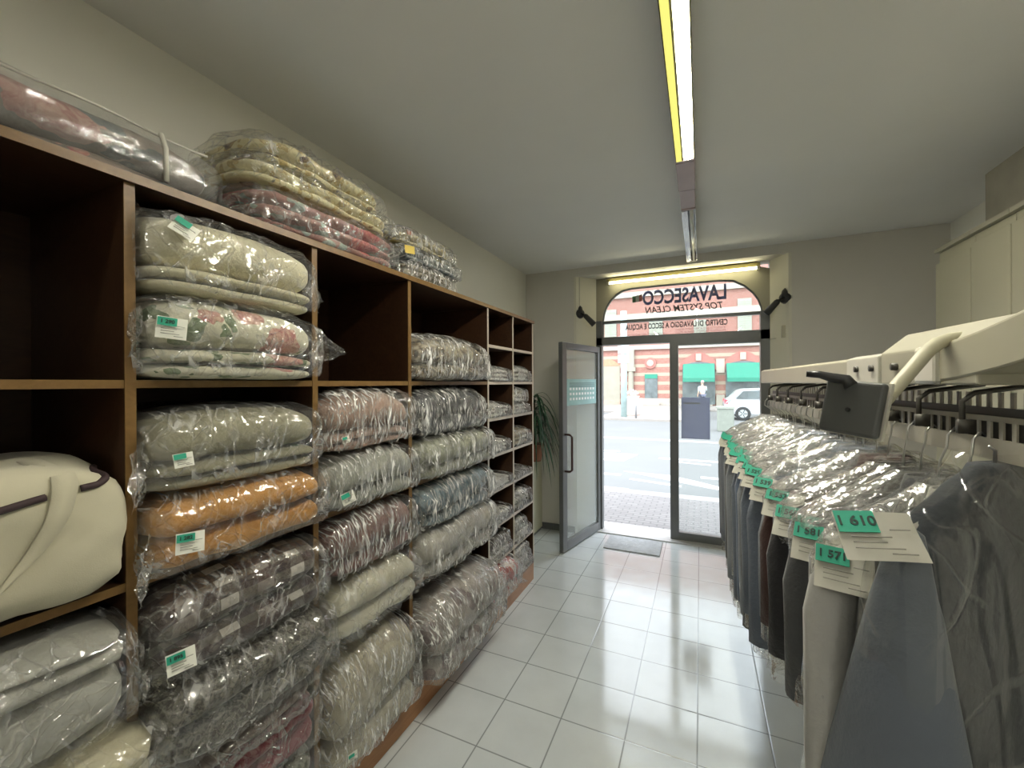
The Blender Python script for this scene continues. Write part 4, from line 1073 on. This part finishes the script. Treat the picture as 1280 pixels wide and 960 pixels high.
for k, (a, b2, z0, z1) in enumerate(((-6.85, -5.95, 4.85, 7.4), (-3.5, -2.55, 5.25, 6.9), (2.40, 3.25, 5.2, 7.5), (-.4, .4, 5.2, 6.2))):
    w_ = MB(); w_.bx(a, b2, -.08, 0, z0, z1, 0); w_.bx((a + b2) / 2 - .02, (a + b2) / 2 + .02, -.09, 0, z0, z1, 1)
    for q in range(14): w_.bx(a + .05, b2 - .05, -.095, -.08, z0 + .1 + q * (z1 - z0 - .2) / 14, z0 + .14 + q * (z1 - z0 - .2) / 14, 1)
    w_.build('shuttered_window', [M['shutter'], M['beige_stone']], bd)
    MB().bx(a - .15, b2 + .15, -.22, 0, z0 - .18, z0).build('window_sill', M['cornice'], bd)

# street furniture
sp = thing('sign_post', 'tall grey green street sign post with white plates by the far kerb', 'sign post', (-3.42, 20.9, -.06))
MB().tube([(0, 0, 0), (0, 0, 5.2)], .15, 12).build('post', plain('teal_post', (.36, .47, .46), .5), sp, True)
for z0 in (2.65, 3.10, 3.55): bevel(MB().bx(-.26, .28, -.17, -.15, z0, z0 + .40).build('sign_plate', M['road_white'], sp), .02)
bo = thing('bollard', 'dark short bollard with a round sign on the far kerb', 'bollard', (-2.78, 20.35, -.06))
MB().tube([(0, 0, 0), (0, 0, .95)], .05, 10).build('post', plain('bollard_grey', (.22, .22, .22), .5), bo, True)
MB().bx(-.32, .32, -.03, .03, .6, .95).build('railing_panel', plain('bollard_panel', (.42, .38, .34), .6), bo)
lb_ = thing('litter_bin', 'pinkish stone planter block beside the sign post', 'planter', (-3.25, 22.2, -.06))
pb_ = MB(); pb_.tube([(0, 0, 0), (0, 0, .1), (0, 0, .85), (0, 0, 1.0), (0, 0, .95)], [.38, .36, .34, .42, .36], 18); pb_.build('tub', plain('pink_stone', (.62, .46, .40), .8), lb_, True)
sh_ = MB()
for k in range(26):
    az = k * 2.4; r_ = .3 * math.sqrt((k + .5) / 26); p = Vector((r_ * math.cos(az), r_ * math.sin(az), 1.0 + .25 * (1 - r_ / .3) + .05 * math.sin(k)))
    sh_.tube([p, p + Vector((.02, 0, .08)), p + Vector((.05, .02, .13))], [.05, .07, .01], 6)
sh_.build('flowers', plain('pale_flowers', (.68, .62, .56), .8, 0, .3, 9), lb_, True)
lb_.name = 'stone_planter'

bx_ = thing('stone_pedestal', 'grey green square pedestal on the road side near the parked car', 'pedestal', (.83, 17.0, -.16))
bevel(MB().bx(-.27, .27, -.2, .2, 0, .82).build('block', plain('pedestal_stone', (.22, .235, .20), .8), bx_), .02)
MB().bx(-.30, .30, -.23, .23, .82, .9).build('cap', plain('pedestal_cap', (.27, .28, .24), .8), bx_)
# parked silver car, rear to the left
car = thing('parked_car', 'silver hatchback parked with its red tail light to the left', 'car', (3.05, 22.8, -.16))
prof = [(-2.0, .38), (-2.02, .75), (-1.93, .98), (-1.80, 1.05), (-1.45, 1.40), (-1.2, 1.47), (-.2, 1.50), (.35, 1.42), (1.0, 1.0), (1.75, .88), (2.0, .70), (2.02, .38), (1.75, .28), (-1.75, .28)]
rings = []
for yy, k in ((-.82, .93), (-.80, .97), (-.72, 1.0), (.72, 1.0), (.80, .97), (.82, .93)):
    rings.append([(x * (1 if z < .9 else k), yy * (1 if z < 1.0 else .86), z * (1 if z < .5 else k * .5 + .5)) for x, z in prof])
cbm = MB(); cbm.loft(rings); bevel(cbm.build('body', plain('silver_paint', (0.383, 0.389, 0.394), .3, .4, .03, 4), car), .03, 3)
gm = MB(); gm.prism([(-1.52, 1.02), (-1.22, 1.36), (-.25, 1.40), (-.25, 1.02)], -.80, .80, 'y'); gm.prism([(-.17, 1.02), (-.17, 1.40), (.32, 1.33), (.85, 1.0)], -.80, .80, 'y')
gm.build('side_window', M['shop_dark'], car)
for x in (-1.25, 1.25):
    for y in (-.80, .80):
        wm = MB(); wm.tube([(x, y - .09, .32), (x, y - .08, .32), (x, y + .08, .32), (x, y + .09, .32)], [.28, .32, .32, .28], 26, 0); wm.tube([(x, y - .1, .32), (x, y + .1, .32)], .19, 18, 1)
        for k in range(5): wm.box((x + .11 * math.cos(k * 1.257), y - .102 if y < 0 else y + .102, .32 + .11 * math.sin(k * 1.257)), (.16, .01, .03), 0, Matrix.Rotation(-k * 1.257, 3, 'Y'))
        wm.build('wheel', [M['black'], M['alu_light']], car)
for y in (-.74, .74): MB().box((-1.94, y, .86), (.14, .14, .2), 0).build('tail_light', plain('tail_light_red', (.55, .06, .08), .3), car)

# pedestrian
pe = thing('person', 'pedestrian in a pale blue shirt walking past the green awning', 'person', (.12, 27.6, -.06), R(200))
def skin(verts, edges, radii, name, mat, parent, sub=2):
    me = bpy.data.meshes.new(name); me.from_pydata(verts, edges, []); me.update()
    o = bpy.data.objects.new(name, me); col.objects.link(o)
    sk = o.modifiers.new('skin', 'SKIN'); sk.use_smooth_shade = True
    for i, r in enumerate(radii):
        d = me.skin_vertices[0].data[i]; d.radius = (r, r * .85) if not isinstance(r, tuple) else r; d.use_root = (i == 0)
    ss = o.modifiers.new('sub', 'SUBSURF'); ss.levels = sub; ss.render_levels = sub
    dg = bpy.context.evaluated_depsgraph_get(); m2 = bpy.data.meshes.new_from_object(o.evaluated_get(dg)); bpy.data.objects.remove(o)
    o2 = bpy.data.objects.new(name, m2); col.objects.link(o2); m2.materials.clear(); m2.materials.append(mat); o2.parent = parent
    for p in m2.polygons: p.use_smooth = True
    return o2
V_ = [(0, 0, .95), (0, 0, 1.15), (0, 0, 1.38), (0, 0, 1.48), (0, -.01, 1.56), (0, -.02, 1.66), (0, -.01, 1.74),
      (.10, 0, .90), (.11, -.16, .50), (.11, -.22, .10), (.11, -.36, .04), (-.10, 0, .90), (-.11, .08, .50), (-.11, .28, .12), (-.11, .16, .04),
      (.19, 0, 1.40), (.25, .05, 1.14), (.25, -.06, .90), (.25, -.09, .80), (-.19, 0, 1.40), (-.26, -.06, 1.16), (-.20, -.28, 1.28), (-.18, -.36, 1.33)]
E_ = [(0, 1), (1, 2), (2, 3), (3, 4), (4, 5), (5, 6), (0, 7), (7, 8), (8, 9), (9, 10), (0, 11), (11, 12), (12, 13), (13, 14), (2, 15), (15, 16), (16, 17), (17, 18), (2, 19), (19, 20), (20, 21), (21, 22)]
r_ = [(.15, .11), (.14, .10), (.16, .11), .06, .06, .095, .075, .085, .065, .04, .035, .085, .065, .04, .035, .06, .045, .035, .03, .06, .045, .035, .03]
skin(V_, E_, r_, 'body', plain('skin_tone', (.58, .38, .28), .6), pe)
skin([(0, 0, .95), (0, 0, 1.16), (0, 0, 1.39), (.19, 0, 1.40), (.245, .05, 1.16), (-.19, 0, 1.40), (-.255, -.06, 1.18)], [(0, 1), (1, 2), (2, 3), (3, 4), (2, 5), (5, 6)], [(.175, .13), (.165, .125), (.18, .13), .078, .065, .078, .065], 'shirt', plain('pale_blue_shirt', (.55, .68, .76), .8), pe)
skin([(0, 0, .96), (.10, 0, .90), (.11, -.16, .50), (.11, -.22, .12), (-.10, 0, .90), (-.11, .08, .50), (-.11, .28, .14)], [(0, 1), (1, 2), (2, 3), (0, 4), (4, 5), (5, 6)], [(.17, .125), .105, .08, .06, .105, .08, .06], 'trousers', plain('dark_trousers', (.12, .13, .18), .8), pe)
hr = MB(); hr.tube([(0, .02, 1.66), (0, .015, 1.72), (0, .0, 1.78), (0, -.01, 1.80)], [.09, .095, .07, .02], 14); hr.build('hair', plain('grey_hair', (.5, .48, .45), .8), pe, True)

# ================================================================== LIGHT
wd_ = bpy.data.worlds.new('sky'); scene.world = wd_; wd_.use_nodes = True
bg = wd_.node_tree.nodes['Background']; bg.inputs[0].default_value = (.84, .92, 1.0, 1); bg.inputs[1].default_value = 4.2
sun = bpy.data.lights.new('sun', 'SUN'); sun.energy = 1.4; sun.angle = R(20); sun.color = (1, .95, .88)
so_ = bpy.data.objects.new('sun', sun); col.objects.link(so_); so_.rotation_euler = (R(48), 0, R(-25))

# ================================================================== CAMERA
f, yaw, pitch, roll = 519.4, .42532, -.00152, -.0052
cy, sy, cp_, sp_ = math.cos(yaw), math.sin(yaw), math.cos(pitch), math.sin(pitch)
fwd = Vector((-sy * cp_, cy * cp_, sp_)); right = Vector((cy, sy, 0)); up = right.cross(fwd)
r2 = right * math.cos(roll) + up * math.sin(roll); u2 = up * math.cos(roll) - right * math.sin(roll)
cam = bpy.data.cameras.new('camera'); cam.sensor_fit = 'HORIZONTAL'; cam.sensor_width = 36; cam.lens = f / 1280 * 36; cam.clip_start = .02; cam.clip_end = 300
co = bpy.data.objects.new('camera', cam); col.objects.link(co)
mw = Matrix((r2, u2, -fwd)).transposed().to_4x4(); mw.translation = Vector((0, 0, 1.62)); co.matrix_world = mw
scene.camera = co
vs_ = scene.view_settings
vs_.view_transform = 'Standard'; vs_.look = 'None'; vs_.gamma = 1; vs_.exposure = 0.52; vs_.use_curve_mapping = False
scene.cycles.max_bounces = 10; scene.cycles.transparent_max_bounces = 28; scene.cycles.diffuse_bounces = 5; scene.cycles.glossy_bounces = 4
scene.cycles.use_denoising = True; scene.cycles.use_light_tree = False;  scene.cycles.sample_clamp_indirect = 6
scene.cycles.caustics_reflective = False; scene.cycles.caustics_refractive = False
